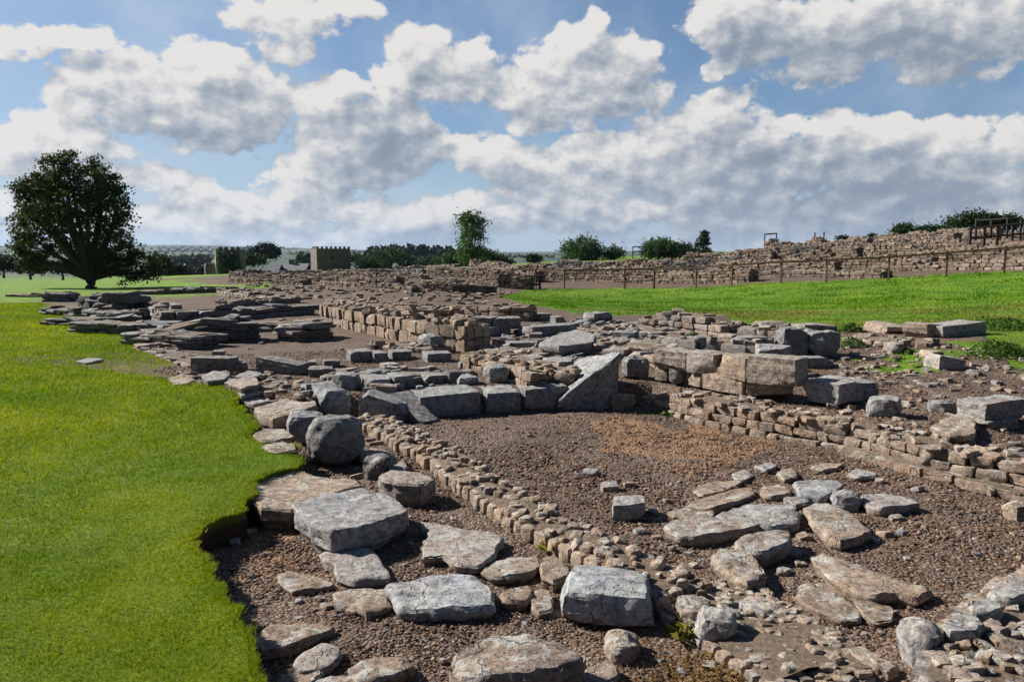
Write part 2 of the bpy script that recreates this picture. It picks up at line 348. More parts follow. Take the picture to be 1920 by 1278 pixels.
g1 = MIX(nt, MR(nt, n3, .55, .72, 0, .5), g1, (.19, .18, .03))
# distant farmland: patchwork of fields
vf = N(nt, 'ShaderNodeTexVoronoi'); mp = N(nt, 'ShaderNodeVectorMath', operation='MULTIPLY'); nt.links.new(P, mp.inputs[0]); mp.inputs[1].default_value = (.0060, .0035, 0)
nt.links.new(mp.outputs[0], vf.inputs['Vector']); vf.inputs['Scale'].default_value = 1.0
sf = N(nt, 'ShaderNodeSeparateColor'); nt.links.new(vf.outputs['Color'], sf.inputs[0])
fc = MIX(nt, sf.outputs[0], (.018, .042, .022), (.085, .105, .05)); fc = MIX(nt, MR(nt, sf.outputs[1], .6, .7), fc, (.035, .06, .035))
fc = MIX(nt, MR(nt, NOISE(nt, P, .02, 6, .7), .5, .62, 0, .8), fc, (.03, .05, .03))
g1 = MIX(nt, far, g1, fc)
c = MIX(nt, gr, gc, g1); nt.links.new(c, b.inputs['Base Color'])
hg = M(nt, 'MULTIPLY_ADD', vo2.outputs['Distance'], -.5, M(nt, 'MULTIPLY', vo.outputs['Distance'], -1)); hgr = NOISE(nt, P, 60, 5, .8)
hmix = N(nt, 'ShaderNodeMix'); nt.links.new(gr, hmix.inputs[0]); nt.links.new(hg, hmix.inputs[2]); nt.links.new(hgr, hmix.inputs[3])
bump(nt, b, hmix.outputs[0], .9, .016); GROUND = m

m, nt, b = newmat('lawn_turf'); P = pos(nt); sl = attr(nt, 'side')
g1 = MIX(nt, MR(nt, NOISE(nt, P, .9, 6, .65), .35, .65), (.11, .20, .004), (.21, .28, .005))
g1 = MIX(nt, MR(nt, NOISE(nt, P, 22, 6, .75), .35, .7, 0, .6), g1, (.05, .09, .008))
c = MIX(nt, sl, g1, MIX(nt, NOISE(nt, P, 30, 5, .7), (.03, .018, .010), (.10, .06, .035)))
nt.links.new(c, b.inputs['Base Color']); bump(nt, b, NOISE(nt, P, 70, 6, .8), 1, .02); TURF = m

def colmat(name, rough=.7, trans=0.0, attrname='tone', scale=None):
    m, nt, b = newmat(name); c = attr(nt, attrname, 'Color'); b.inputs['Specular IOR Level'].default_value = .08
    nt.links.new(c, b.inputs['Base Color']); b.inputs['Roughness'].default_value = rough
    if trans:
        t = N(nt, 'ShaderNodeBsdfTranslucent'); nt.links.new(c, t.inputs[0]); mx = N(nt, 'ShaderNodeMixShader'); mx.inputs[0].default_value = trans
        nt.links.new(b.outputs[0], mx.inputs[1]); nt.links.new(t.outputs[0], mx.inputs[2])
        o = [x for x in nt.nodes if x.type == 'OUTPUT_MATERIAL'][0]; nt.links.new(mx.outputs[0], o.inputs[0])
    return m
BLADE = colmat('grass_blades', .6, .35); LEAF = colmat('leaves', .55, .25); PEB = colmat('pebbles', .9)
def plain(name, col, rough=.85, ns=12, var=.35, bs=.01):
    m, nt, b = newmat(name); P = pos(nt); n = NOISE(nt, P, ns, 7, .65)
    c = MIX(nt, MR(nt, n, .3, .7), tuple(x*(1-var) for x in col), tuple(x*(1+var) for x in col)); nt.links.new(c, b.inputs['Base Color'])
    b.inputs['Roughness'].default_value = rough; bump(nt, b, n, .6, bs); return m
BARK = plain('bark', (.06, .048, .036), ns=9, bs=.03); WOOD = plain('weathered_wood', (.12, .075, .045), ns=20); DKWOOD = plain('dark_timber', (.035, .03, .027), ns=20)
STEEL = plain('painted_steel', (.03, .035, .045), .5); SLATE = plain('roof_slate', (.16, .17, .19), ns=3); RENDERW = plain('pale_rendered_wall', (.42, .40, .37), ns=3)
GLASS = plain('dark_glass', (.02, .025, .03), .15)
m, nt, b = newmat('tower_stone'); P = pos(nt)
br = N(nt, 'ShaderNodeTexBrick'); mp = N(nt, 'ShaderNodeMapping'); mp.inputs['Rotation'].default_value = (math.pi/2, 0, 0)
sp = N(nt, 'ShaderNodeSeparateXYZ'); nt.links.new(P, sp.inputs[0]); cb = N(nt, 'ShaderNodeCombineXYZ'); nt.links.new(M(nt, 'ADD', sp.outputs[0], sp.outputs[1]), cb.inputs[0]); nt.links.new(sp.outputs[2], cb.inputs[1])
nt.links.new(cb.outputs[0], br.inputs['Vector']); br.inputs['Scale'].default_value = 1.0; br.inputs['Brick Width'].default_value = .5; br.inputs['Row Height'].default_value = .22; br.inputs['Mortar Size'].default_value = .018
br.inputs['Color1'].default_value = (.15, .115, .125, 1); br.inputs['Color2'].default_value = (.21, .16, .172, 1); br.inputs['Mortar'].default_value = (.09, .085, .08, 1)
c = MIX(nt, MR(nt, NOISE(nt, P, .8, 5), .4, .65, 0, .4), br.outputs[0], (.10, .092, .088)); nt.links.new(c, b.inputs['Base Color']); TSTONE = m
# ------------------------------------------------------------------ ground sheet and lawn
def polyG(pts, dz=0.0): return [tuple(G(a, b, dz)[:2]) for a, b in pts]
RB = polyG([(930,556),(990,572),(1060,582),(1110,592),(1200,590),(1320,598),(1420,612),(1500,612),(1560,622),(1620,612),(1700,606),(1790,612),(1845,622),(1862,655),(1900,690),(2000,730)])
RBT = [tuple(PD(p, d)) for p, d in [(2300,14),(2400,31),(2200,30.5),(1920,32),(1772,34),(1664,35),(1548,36),(1463,37),(1304,39),(1171,41),(1058,42),(985,43)]]
BANK = RB+RBT
BANDP = polyG([(1100,592),(1060,575),(1200,578),(1400,578),(1560,582),(1750,572),(1960,565),(2000,740),(1870,700),(1845,625),(1700,610),(1500,614),(1300,600)])
RUST = [polyG(p) for p in [[(1090,810),(1140,780),(1205,780),(1300,802),(1440,832),(1420,850),(1340,880),(1250,860),(1150,845)],
        [(395,1040),(420,985),(520,975),(590,1010),(560,1035),(470,1030),(460,1100),(420,1110)],[(1280,1240),(1500,1235),(1560,1300),(1240,1300)]]]
def grass_at(x, y):
    r = np.hypot(x, y); a = np.degrees(np.arctan2(x, y)); j = fbm(np.stack([x, y, x*0], -1)*2.2, 3, 31)
    g = inpoly(x+j*.25, y+j*.25, BANK)*1.0
    far = (r > 66+j*3+fbm(np.stack([x, y, x*0], -1)*.08, 2, 4)*14) | ((a+fbm(np.stack([x, y, x*0], -1)*.25, 3, 14)*6+(r-40)*.12 < -20.5) & (r > 33+j*4))
    far &= ~((a > 2) & (r < 95))
    g = np.maximum(g, far*1.0)
    g = np.maximum(g, ((a > 36) | (a < -150)) & (r > 18))
    # weedy patches on the soil at the right
    p = inpoly(x, y, PATCH); g = np.maximum(g, p*sstep(fbm(np.stack([x, y, x*0], -1)*1.6, 4, 12), .02, .16))
    return g
PATCH = polyG([(1480,640),(1600,625),(1700,640),(1850,640),(1960,660),(1960,720),(1820,715),(1700,700),(1560,690)])
def rust_at(x, y):
    j = fbm(np.stack([x, y, x*0], -1)*3, 3, 41); r = 0
    for i, p in enumerate(RUST):
        c = np.mean(p, 0); q = [tuple(c+(np.array(k)-c)) for k in p]
        r = np.maximum(r, inpoly(x+j*.5, y+j*.5, q)*1.0)
    return r
na = 620; az = np.concatenate([np.linspace(-math.pi, -.80, 50, endpoint=False), np.linspace(-.80, .80, na, endpoint=False), np.linspace(.80, math.pi, 51)])
rr = np.exp(np.concatenate([np.linspace(math.log(.4), math.log(3), 20, endpoint=False), np.linspace(math.log(3), math.log(80), 430, endpoint=False), np.linspace(math.log(80), math.log(9000), 150)]))
A, R = np.meshgrid(az, rr); X = R*np.sin(A); Y = R*np.cos(A); Z = H(X, Y)
P3 = np.stack([X, Y, X*0], -1).reshape(-1, 3)
Z = Z+(fbm(P3*9, 3, 61)*.012*(1-sstep(R.ravel(), 12, 30))).reshape(Z.shape)
V = np.stack([X, Y, Z], -1).reshape(-1, 3); nR, nA = A.shape
ii, jj = np.meshgrid(np.arange(nR-1), np.arange(nA-1), indexing='ij'); a0 = (ii*nA+jj).ravel()
Fc = np.stack([a0, a0+1, a0+nA+1, a0+nA], -1)
xr_, yr_ = V[:, 0], V[:, 1]; gr_ = grass_at(xr_, yr_)
o = mesh('ground', V, Fc[:, ::-1], GROUND, attrs={'grass': gr_, 'rust': rust_at(xr_, yr_), 'far': sstep(R.ravel(), 120, 260)}, smooth=True); tag(o, kind='structure')

# lawn on the left: a turf sheet with a cut edge
LE = [(540,1420),(492,1290),(478,1230),(455,1190),(425,1120),(385,1050),(373,1010),(376,985),(400,968),(455,950),(462,925),(455,905),(500,885),(560,872),(566,855),(540,832),(480,822),(472,800),(455,768),(440,742),(412,722),(330,712),(288,698),(335,672),(318,655),(262,640),(225,622),(185,600),(120,588),(78,572),(60,560),(30,552)]
LP = np.array([PZ(a, b, .20)[:2] for a, b in LE]); LR = np.hypot(LP[:, 0], LP[:, 1]); LA = np.arctan2(LP[:, 0], LP[:, 1])
k_ = np.argsort(LR); LR = LR[k_]; LA = LA[k_]
def lawn_edge(r): return np.interp(r, LR, LA)+(.010*vn(np.stack([np.log(r)*28, r*0, r*0], -1), 3)+.006*vn(np.stack([np.log(r)*90, r*0, r*0], -1), 4))
def lawn_z(x, y):
    r = np.hypot(x, y); a = np.clip(np.arctan2(x, y), -.86, .86)
    return H(x, y)-step_of(a, np.clip(r, 1.2, 6200))+.185+.05*sstep(r, 6, 18)-.1*sstep(r, 30, 44)
lr = np.exp(np.linspace(math.log(.4), math.log(46), 420)); t = np.linspace(0, 1, 260)**.6
E = lawn_edge(lr); L0 = -2.6
A = L0+(E[:, None]-L0)*t[None]; R = np.repeat(lr[:, None], len(t), 1)
X = R*np.sin(A); Y = R*np.cos(A); Z = lawn_z(X, Y); P3 = np.stack([X, Y, X*0], -1)
Z = Z+(fbm(P3.reshape(-1, 3)*5, 3, 71)*.005).reshape(Z.shape)
Z[:, -1] -= .012
# skirt
Ar = E+.0; sk = []
for q, (da, fz) in enumerate(((.004, .35), (.0, .7), (.008, 1.15))):
    xs = lr*np.sin(E+da*4/np.maximum(lr, 1)); ys = lr*np.cos(E+da*4/np.maximum(lr, 1)); zt = lawn_z(xs, ys); zb = H(xs, ys)-.02
    sk.append(np.stack([xs, ys, zt*(1-min(fz, 1))+np.minimum(zb, zt-.02)*min(fz, 1)+(-.03 if fz > 1 else 0)], -1))
for s_ in sk: s_[:, :2] += (fbm(s_*11, 3, 17)*.03)[:, None]*np.array([1.0, .3])
V = np.concatenate([np.stack([X, Y, Z], -1)]+[s[:, None] for s in sk], 1); nR, nA = V.shape[:2]; side = np.zeros((nR, nA)); side[:, -3:] = 1
ii, jj = np.meshgrid(np.arange(nR-1), np.arange(nA-1), indexing='ij'); a0 = (ii*nA+jj).ravel(); Fc = np.stack([a0, a0+nA, a0+nA+1, a0+1], -1)
o = mesh('lawn', V.reshape(-1, 3), Fc, TURF, attrs={'side': side.ravel()}, smooth=True); tag(o, kind='structure')

# grass blades
def blades(name, X, Y, Z, w, h, rng, kind_label, dry=.06, cols=((.16, .27, .003), (.40, .45, .006)), band=None):
    n = len(X); th = rng.uniform(0, 2*math.pi, n); le = rng.uniform(0, 2*math.pi, n); k = rng.uniform(.2, 1.1, n)
    base = np.stack([X, Y, Z], -1); dx = np.stack([np.cos(th), np.sin(th), th*0], -1)*w[:, None]*.5
    tip = base+np.stack([np.cos(le)*h*k, np.sin(le)*h*k, h*rng.uniform(.6, 1.1, n)], -1)
    V = np.stack([base-dx, base+dx, tip], 1).reshape(-1, 3); Fc = np.arange(3*n).reshape(n, 3)
    P3 = np.stack([X, Y, X*0], -1); f = fbm(P3*1.2, 3, 81)*.5+.5+fbm(P3*.45, 3, 82)*.55+fbm(P3*7, 2, 83)*.25; u = rng.uniform(0, 1, n)
    c1, c2 = np.array(cols[0]), np.array(cols[1]); c = c1+(c2-c1)*np.clip(f*1.3-.35+(u[:, None][:, 0]-.5)*.7, 0, 1)[:, None]
    d = rng.uniform(0, 1, n) < dry; c[d] = [.32, .27, .08]
    if band is not None: bl_ = (band*np.clip(f*1.6-.2, 0, 1))[:, None]; c = c*(1-bl_)+np.array([.26, .22, .06])*bl_
    c = c*rng.uniform(.7, 1.15, n)[:, None]
    o = mesh(name, V, Fc, BLADE, attrs={'tone': np.repeat(c, 3, 0)}); tag(o, kind_label, 'grass', kind='stuff'); return o
n = 440000; r = np.exp(rng.uniform(math.log(2.2), math.log(30), n)); e = lawn_edge(r); a = -.78+(e+.004+.78)*rng.uniform(0, 1, n)
X = r*np.sin(a); Y = r*np.cos(a); Z = lawn_z(X, Y)-.004
blades('lawn_grass', X, Y, Z, .0035*np.maximum(r/3.2, 1), rng.uniform(.011, .026, n)*np.clip(r/5, 1, 1.8), rng, 'short mown yellow-green grass of the lawn on the left')
n = 16000; r = np.exp(rng.uniform(math.log(2.2), math.log(14), n)); a = lawn_edge(r)+rng.normal(size=n)*.006/np.sqrt(r)-.002; X = r*np.sin(a); Y = r*np.cos(a)
blades('edge_grass', X, Y, lawn_z(X, Y)-.012, .0045*np.maximum(r/3.2, 1), rng.uniform(.012, .036, n), rng, 'longer grass hanging over the cut edge of the lawn', .2)
n = 200000; r = np.exp(rng.uniform(math.log(10), math.log(46), n)); a = rng.uniform(-.08, .74, n); X = r*np.sin(a); Y = r*np.cos(a)
k = inpoly(X, Y, BANK) | (inpoly(X, Y, PATCH) & (fbm(np.stack([X, Y, X*0], -1)*1.6, 4, 12) > .06)); X, Y, r = X[k], Y[k], r[k]; n = len(X)
ed = sstep(fbm(np.stack([X, Y, X*0], -1)*.7, 3, 13), .0, .4)
blades('bank_grass', X, Y, H(X, Y)-.005, .0045*r/4, rng.uniform(.014, .03, n)*np.clip(r/16, .8, 1.5)*(1+ed*1.3), rng, 'rough green grass of the sloping bank on the right', .07, ((.06, .19, .003), (.15, .29, .004)), band=inpoly(X, Y, BANDP)*1.0)

# ------------------------------------------------------------------ rocks
_tpl = {}
def cube_tpl(n):
    if n in _tpl: return _tpl[n]
    key = {}; V = []; Fc = []; g = np.linspace(-1, 1, n+1)
    def vid(p):
        k = tuple(np.round(p, 5))
        if k not in key: key[k] = len(V); V.append(p)
        return key[k]
    for ax in range(3):
        for s in (-1, 1):
            for i in range(n):
                for j in range(n):
                    q = []
                    for (a, b) in ((0,0),(1,0),(1,1),(0,1)):
                        p = [0, 0, 0]; p[ax] = s; p[(ax+1) % 3] = g[i+a]; p[(ax+2) % 3] = g[j+b]; q.append(vid(p))
                    Fc.append(q if s > 0 else q[::-1])
    _tpl[n] = (np.array(V, float), np.array(Fc)); return _tpl[n]
def rocks(C, D, YAW, n, rng, rnd=.35, jit=.12, noise=.06, facets=5, tilt=None, fcut=.82, tint=None, val=None, up=None):
    """C centres (S,3), D full sizes (S,3), YAW (S,) -> verts, faces, tint, val"""
    T, Fc = cube_tpl(n); S = len(C); C = np.asarray(C, float); D = np.asarray(D, float); YAW = np.asarray(YAW, float); nv = len(T)
    g = np.tanh(T*1.15)/math.tanh(1.15) if n > 2 else T
    rnd = np.broadcast_to(np.asarray(rnd, float), (S,))[:, None, None]
    L = np.linalg.norm(g, axis=1, keepdims=True); sph = g/L
    P = g[None]*(1-rnd)+sph[None]*rnd*1.06
    # irregular hexahedron
    cj = rng.uniform(-jit, jit, (S, 2, 2, 2, 3)); w = (P+1)/2; off = 0
    for a in (0, 1):
        for b_ in (0, 1):
            for c in (0, 1):
                ww = (w[..., 0] if a else 1-w[..., 0])*(w[..., 1] if b_ else 1-w[..., 1])*(w[..., 2] if c else 1-w[..., 2]); off = off+ww[..., None]*cj[:, a, b_, c][:, None]
    P = P+off
    for k in range(facets):
        d = rng.normal(size=(S, 3)); d[:, 2] *= .8; d /= np.linalg.norm(d, axis=1, keepdims=True)
        ext = np.abs(d).sum(1)*(.62+.38*fcut); lim = ext*rng.uniform(.66, .92, S)
        e = np.clip((P*d[:, None]).sum(-1)-lim[:, None], 0, None); P = P-e[..., None]*d[:, None]
    h = D[:, None]/2; Q = P*h
    if noise:
        s = np.min(D, 1)[:, None]; sd_ = rng.uniform(0, 500, (S, 1, 3)); big = np.max(D, 1)[:, None, None]
        q = Q/(np.sqrt(big*s[..., None]))*2.0+sd_; nn = fbm(q.reshape(-1, 3), 3 if n > 3 else 2, 91).reshape(S, nv)
        dirn = P/np.linalg.norm(P, axis=-1, keepdims=True); Q = Q+dirn*(nn*s*noise*1.6)[..., None]
        if n >= 6:
            q2 = np.concatenate([Q[..., :2]*3, Q[..., 2:]*38], -1)+sd_; st = fbm(q2.reshape(-1, 3), 2, 92).reshape(S, nv)
            q3 = Q*30+sd_; s3 = fbm(q3.reshape(-1, 3), 3, 93).reshape(S, nv)
            flat = np.concatenate([dirn[..., :2], dirn[..., 2:]*0], -1); Q = Q+flat*(st*.006*np.clip(s/.15, .4, 1.4))[..., None]+dirn*(s3*.008)[..., None]
    if tilt is not None:
        tx, ty = tilt[:, 0][:, None], tilt[:, 1][:, None]
        y = Q[..., 1]*np.cos(tx)-Q[..., 2]*np.sin(tx); z = Q[..., 1]*np.sin(tx)+Q[..., 2]*np.cos(tx)
        x = Q[..., 0]*np.cos(ty)+z*np.sin(ty); z = -Q[..., 0]*np.sin(ty)+z*np.cos(ty); Q = np.stack([x, y, z], -1)
    cs, sn = np.cos(YAW)[:, None], np.sin(YAW)[:, None]
    Q = np.stack([Q[..., 0]*cs-Q[..., 1]*sn, Q[..., 0]*sn+Q[..., 1]*cs, Q[..., 2]], -1)+C[:, None]
    Fa = (Fc[None]+(np.arange(S)*nv)[:, None, None]).reshape(-1, 4)
    tint = rng.uniform(.4, 1, S) if tint is None else np.broadcast_to(tint, (S,)); val = rng.uniform(.7, 1.15, S) if val is None else np.broadcast_to(val, (S,))
    return Q.reshape(-1, 3), Fa, np.repeat(tint, nv), np.repeat(val, nv)
def rockmesh(name, parts, mat=None, parent=None, sharp=38, loc=None):
    off = 0; Vs, Fs = [], []
    for p in parts: Vs.append(p[0]); Fs.append(p[1]+off); off += len(p[0])
    V = np.concatenate(Vs); 
    if loc is not None: V = V-np.array(loc)
    o = mesh(name, V, np.concatenate(Fs), mat or ROCK, parent, attrs={'tint': np.concatenate([p[2] for p in parts]), 'val': np.concatenate([p[3] for p in parts])}, smooth=True, sharp=sharp)
    if loc is not None: o.location = loc
    return o

def wall(label, pts, h, w=.5, course=.12, sl=.22, n=2, tint=(.5, 1), top='rubble', group=None, name='low_stone_wall', cat='wall', mat=None, seed=1, prof=.35, cob=False, off=True, val=(.7, 1.12), batter=0.0, ends=True, rnd=.25, z0=None, side=None, topn=1.0):
    """pts: plan points along the near foot of the wall (left to right in view)"""
    rg = np.random.default_rng(seed*97+5); pts = np.array([p[:2] for p in pts], float)
    seg = np.linalg.norm(np.diff(pts, axis=0), axis=1); cum = np.concatenate([[0], np.cumsum(seg)]); L = cum[-1]
    def at(s): return np.stack([np.interp(s, cum, pts[:, 0]), np.interp(s, cum, pts[:, 1])], -1)
    def dr(s): d = at(np.minimum(s+.1, L))-at(np.maximum(s-.1, 0)); return d/np.linalg.norm(d, axis=-1, keepdims=True)
    C, D, Yw, Tl = [], [], [], []; dep = min(w*.5, sl*.8)
    hs = h if callable(h) else (lambda s: np.full(np.shape(s), float(h)) if not isinstance(h, (list, tuple)) else np.interp(np.asarray(s)/L, np.linspace(0, 1, len(h)), h))
    nrm = lambda d: np.stack([-d[:, 1], d[:, 0]], -1)
    mid0 = at(np.array([L/2]))[0]; dd = dr(np.array([L/2]))[0]; sg = 1.0 if (-dd[1]*mid0[0]+dd[0]*mid0[1]) > 0 else -1.0
    if side is not None: sg = 1.0 if (-dd[1]*side[0]+dd[0]*side[1]) > 0 else -1.0
    mh = float(np.max(hs(np.linspace(0, L, 40)))); nc = max(1, int(round(mh/course)))
    hfun = lambda s: hs(s)*(1-prof*.5+prof*.5*vn(np.stack([np.asarray(s)*.9, np.asarray(s)*0+seed, np.asarray(s)*0], -1), 7))
    for sidei in (0, 1):
        for c in range(nc):
            s = -rg.uniform(0, sl)
            while s < L:
                l = sl*rg.uniform(.55, 1.6) if not cob else sl*rg.uniform(.75, 1.25); sc = s+l/2
                if 0 <= sc <= L and (c+.55)*course <= float(hfun(sc)):
                    p = at(np.array([sc])); d = dr(np.array([sc])); q = p+nrm(d)*sg*((dep/2+rg.uniform(-.02, .02)*course/.12+c*batter) if sidei == 0 else (w-dep/2-c*batter))
                    C.append([q[0, 0], q[0, 1], (c+.5)*course]); D.append([l*.97, dep*rg.uniform(.85, 1.1), course*rg.uniform(.88, 1.02)]); Yw.append(math.atan2(d[0, 1], d[0, 0])+rg.normal()*.05); Tl.append(rg.normal(size=2)*.03)
                s += l
    if ends:
        for s0 in (0, L):
            for c in range(nc):
                if (c+.55)*course <= float(hfun(s0)):
                    for q_ in np.arange(sl*.5, w, sl*.8):
                        p = at(np.array([s0])); d = dr(np.array([s0])); q = p+nrm(d)*sg*q_+d*(dep*.3 if s0 == 0 else -dep*.3)
                        C.append([q[0, 0], q[0, 1], (c+.5)*course]); D.append([dep, sl*.8, course*.95]); Yw.append(math.atan2(d[0, 1], d[0, 0])+rg.normal()*.06); Tl.append(rg.normal(size=2)*.03)
    # top stones
    if top:
        k = int(L*w/(sl*sl)*(1.1 if top == 'rubble' else .7)*topn); ss = rg.uniform(0, L, k); ww = rg.uniform(.08, .92, k)*w
        p = at(ss); d = dr(ss); q = p+nrm(d)*sg*ww[:, None]; hh = np.floor(hfun(ss)/course+.45)*course
        fl = 1.0 if top == 'rubble' else 1.6
        for i in range(k):
            if hh[i] < course*.5: hh[i] = course*.3
            a = sl*rg.uniform(.3, .85)*fl; C.append([q[i, 0], q[i, 1], hh[i]+course*(.04 if cob else .10)]); D.append([a, a*rg.uniform(.6, 1), min(course, a)*rg.uniform(.4, .8)]); Yw.append(rg.uniform(0, 6.3)); Tl.append(rg.normal(size=2)*.16)
    C = np.array(C); g = H(C[:, 0], C[:, 1]) if z0 is None else np.full(len(C), z0); C[:, 2] += g-.02
    S = len(C); ti = rg.uniform(tint[0], tint[1], S); va = rg.uniform(val[0], val[1], S)
    R_ = rocks(C, D, Yw, n, rg, rnd=rnd if not cob else .6, jit=.10, noise=.05, facets=3, tilt=np.array(Tl), tint=ti, val=va)
    # core
    ns = max(2, int(L/.25)); ss = np.linspace(0.03, L-.03, ns+1); p = at(ss); d = dr(ss); hh = np.maximum(np.floor(hfun(ss)/course+.4)*course-course*.25, course*.25)
    a_ = p+nrm(d)*sg*(dep*.5+nc*max(batter, 0)); b_ = p+nrm(d)*sg*(w-dep*.35); za = (H(a_[:, 0], a_[:, 1]) if z0 is None else np.full(ns+1, z0)); zb = (H(b_[:, 0], b_[:, 1]) if z0 is None else np.full(ns+1, z0))
    m_ = (a_+b_)/2
    V = np.stack([np.c_[a_, za-.05], np.c_[a_, za+hh], np.c_[m_, np.maximum(za, zb)+hh+course*.12], np.c_[b_, zb+hh], np.c_[b_, zb-.05]], 1)
    a0 = (np.arange(ns)[:, None]*5+np.arange(4)[None]).ravel(); Fc = np.stack([a0, a0+5, a0+6, a0+1], -1)
    V = V.reshape(-1, 3)+fbm(V.reshape(-1, 3)*9, 3, 33)[:, None]*np.array([.03, .03, .05])*min(1, mh/.12)
    # end caps
    e0 = np.array([[0, 1, 3, 4], [1, 2, 3, 3]]); e0 = np.array([[0, 1, 3, 4]]); e1 = e0+ns*5
    Fc = np.concatenate([Fc, e0, e1[:, ::-1]])
    root = empty(name, (float(pts[:, 0].mean()), float(pts[:, 1].mean()), float(g.mean())))
    tag(root, label, cat, group); loc = root.location.copy()
    rockmesh('stonework', [R_], mat, root, loc=None).location = (-loc[0], -loc[1], -loc[2])
    c_ = mesh('mortar_core', V.reshape(-1, 3), Fc, MORTAR, root); c_.location = (-loc[0], -loc[1], -loc[2])
    return root

def slab(label, poly, z, th=.08, tint=.5, val=1.0, cat='slab', name='stone_slab', seed=None, tilt=(0, 0), group=None, res=None, zs=None, deep=0.0, gz0=None):
    """poly: outline of the top face in photo pixels, on the plane z above local ground"""
    seed = seed if seed is not None else int(sum(a*7+b*13 for a, b in poly)) % 9973
    rg = np.random.default_rng(seed); cx = np.mean([p[0] for p in poly]); cy = np.mean([p[1] for p in poly])
    c0 = G(cx, cy, z); gz = c0[2]-z; P = np.array([PZ(a, b, c0[2])[:2] for a, b in poly])
    if gz0 is not None: gz = gz0
    if zs is not None:
        P = np.array([PZ(a, b, gz+q)[:2] for (a, b), q in zip(poly, zs)]); cm = P.mean(0); sol = np.linalg.lstsq(np.c_[P-cm, np.ones(len(P))], np.array(zs), rcond=None)[0]; tilt = (sol[0], sol[1]); z = float(sol[2])
    c = P.mean(0); size = float(np.ptp(P, 0).max()); dist = float(np.hypot(*c))
    Nn = (res or int(np.clip(520*size/dist, 22, 96)))//2*2
    # resample outline
    Pc = np.vstack([P, P[:1]]); seg = np.linalg.norm(np.diff(Pc, axis=0), axis=1); cum = np.r_[0, np.cumsum(seg)]
    s = np.linspace(0, cum[-1], Nn, endpoint=False); O = np.stack([np.interp(s, cum, Pc[:, k]) for k in (0, 1)], -1)
    O = O*.8+(np.roll(O, 1, 0)+np.roll(O, -1, 0))*.1
    nrm = O-c; nl = np.linalg.norm(nrm, axis=1, keepdims=True); nrm = nrm/nl
    e = fbm(np.c_[O*14, s*0+seed], 3, 3)*.035*np.clip(size, .15, .6)+vn(np.c_[O*40, s*0+seed], 3)*.007
    O = O+nrm*e[:, None]
    area = 0
    rings = []; ro = np.linspace(1, 0, max(5, Nn//7)+1)[:-1]
    def ring(scale, z_, nz=0, out=0): 
        q = c+(O-c)*scale+nrm*out; rings.append(np.c_[q, np.full(Nn, z_)]+np.c_[np.zeros((Nn, 2)), np.full(Nn, nz)*0])
    k = max(3, int(th/.018)) if dist < 12 else 3
    top = []
    # bottom to top
    ring(.88, -z-.05-deep); ring(.94, -th-.01); ring(.985, -th)
    for i in range(1, k):
        t = i/k; q = c+(O-c)*1.0+nrm*(fbm(np.c_[O*9, np.full(Nn, t*th*60+seed)], 2, 8)*.018*min(1, size/.4)+.006*math.sin(t*3.1))[:, None]; rings.append(np.c_[q, np.full(Nn, -th*(1-t))])
    ch = min(.018, th*.25, size*.06)
    ring(1.0, -ch*.9); ring(1-ch/size*1.4, -ch*.15)
    for sc in ro[1:]: ring(sc*(1-ch/size*1.4), 0)
    Vv = np.concatenate(rings); nr = len(rings); Vv = np.vstack([Vv, [[c[0], c[1], 0]]])
    # top relief: broad undulation, broken layers, pits
    m = Vv[:, 2] > -ch*1.0-1e-6; Q = np.c_[Vv[:, :2], np.full(len(Vv), seed*.37)]
    lay = fbm(Q*np.array([2.6/max(size, .3), 2.6/max(size, .3), 1]), 3, 21); lay = (np.round(lay*5)/5*.65+lay*.35)*.035*np.clip(size, .12, .6)
    Vv[:, 2] += m*(lay+fbm(Q*14, 4, 22)*.012+fbm(Q*np.array([45, 45, 1]), 2, 23)*.004)*(1-sstep(-Vv[:, 2], 0, th))
    Vv[:, 2] += ((Vv[:, 0]-c[0])*tilt[0]+(Vv[:, 1]-c[1])*tilt[1])*(Vv[:, 2] > -th*1.2)
    Fs = []
    a0 = np.arange(Nn); a1 = (a0+1) % Nn
    for i in range(nr-1): Fs.append(np.stack([i*Nn+a0, i*Nn+a1, (i+1)*Nn+a1, (i+1)*Nn+a0], -1))
    Fq = np.concatenate(Fs); ce = len(Vv)-1; b0 = (nr-1)*Nn
    Fq = np.vstack([Fq, np.stack([b0+np.arange(0, Nn, 2), b0+(np.arange(0, Nn, 2)+1) % Nn, b0+(np.arange(0, Nn, 2)+2) % Nn, np.full(len(range(0, Nn, 2)), ce)], -1)])
    # orientation
    ar = .5*np.sum(O[:, 0]*np.roll(O[:, 1], -1)-np.roll(O[:, 0], -1)*O[:, 1])
    if ar < 0: Fq = Fq[:, ::-1]
    Vv[:, :2] -= c
    tt = np.full(len(Vv), tint); vv = np.full(len(Vv), val)
    o = mesh(name, Vv, Fq, ROCK, attrs={'tint': tt, 'val': vv}, smooth=True, sharp=42); o.location = (c[0], c[1], gz+z)
    return tag(o, label, cat, group)

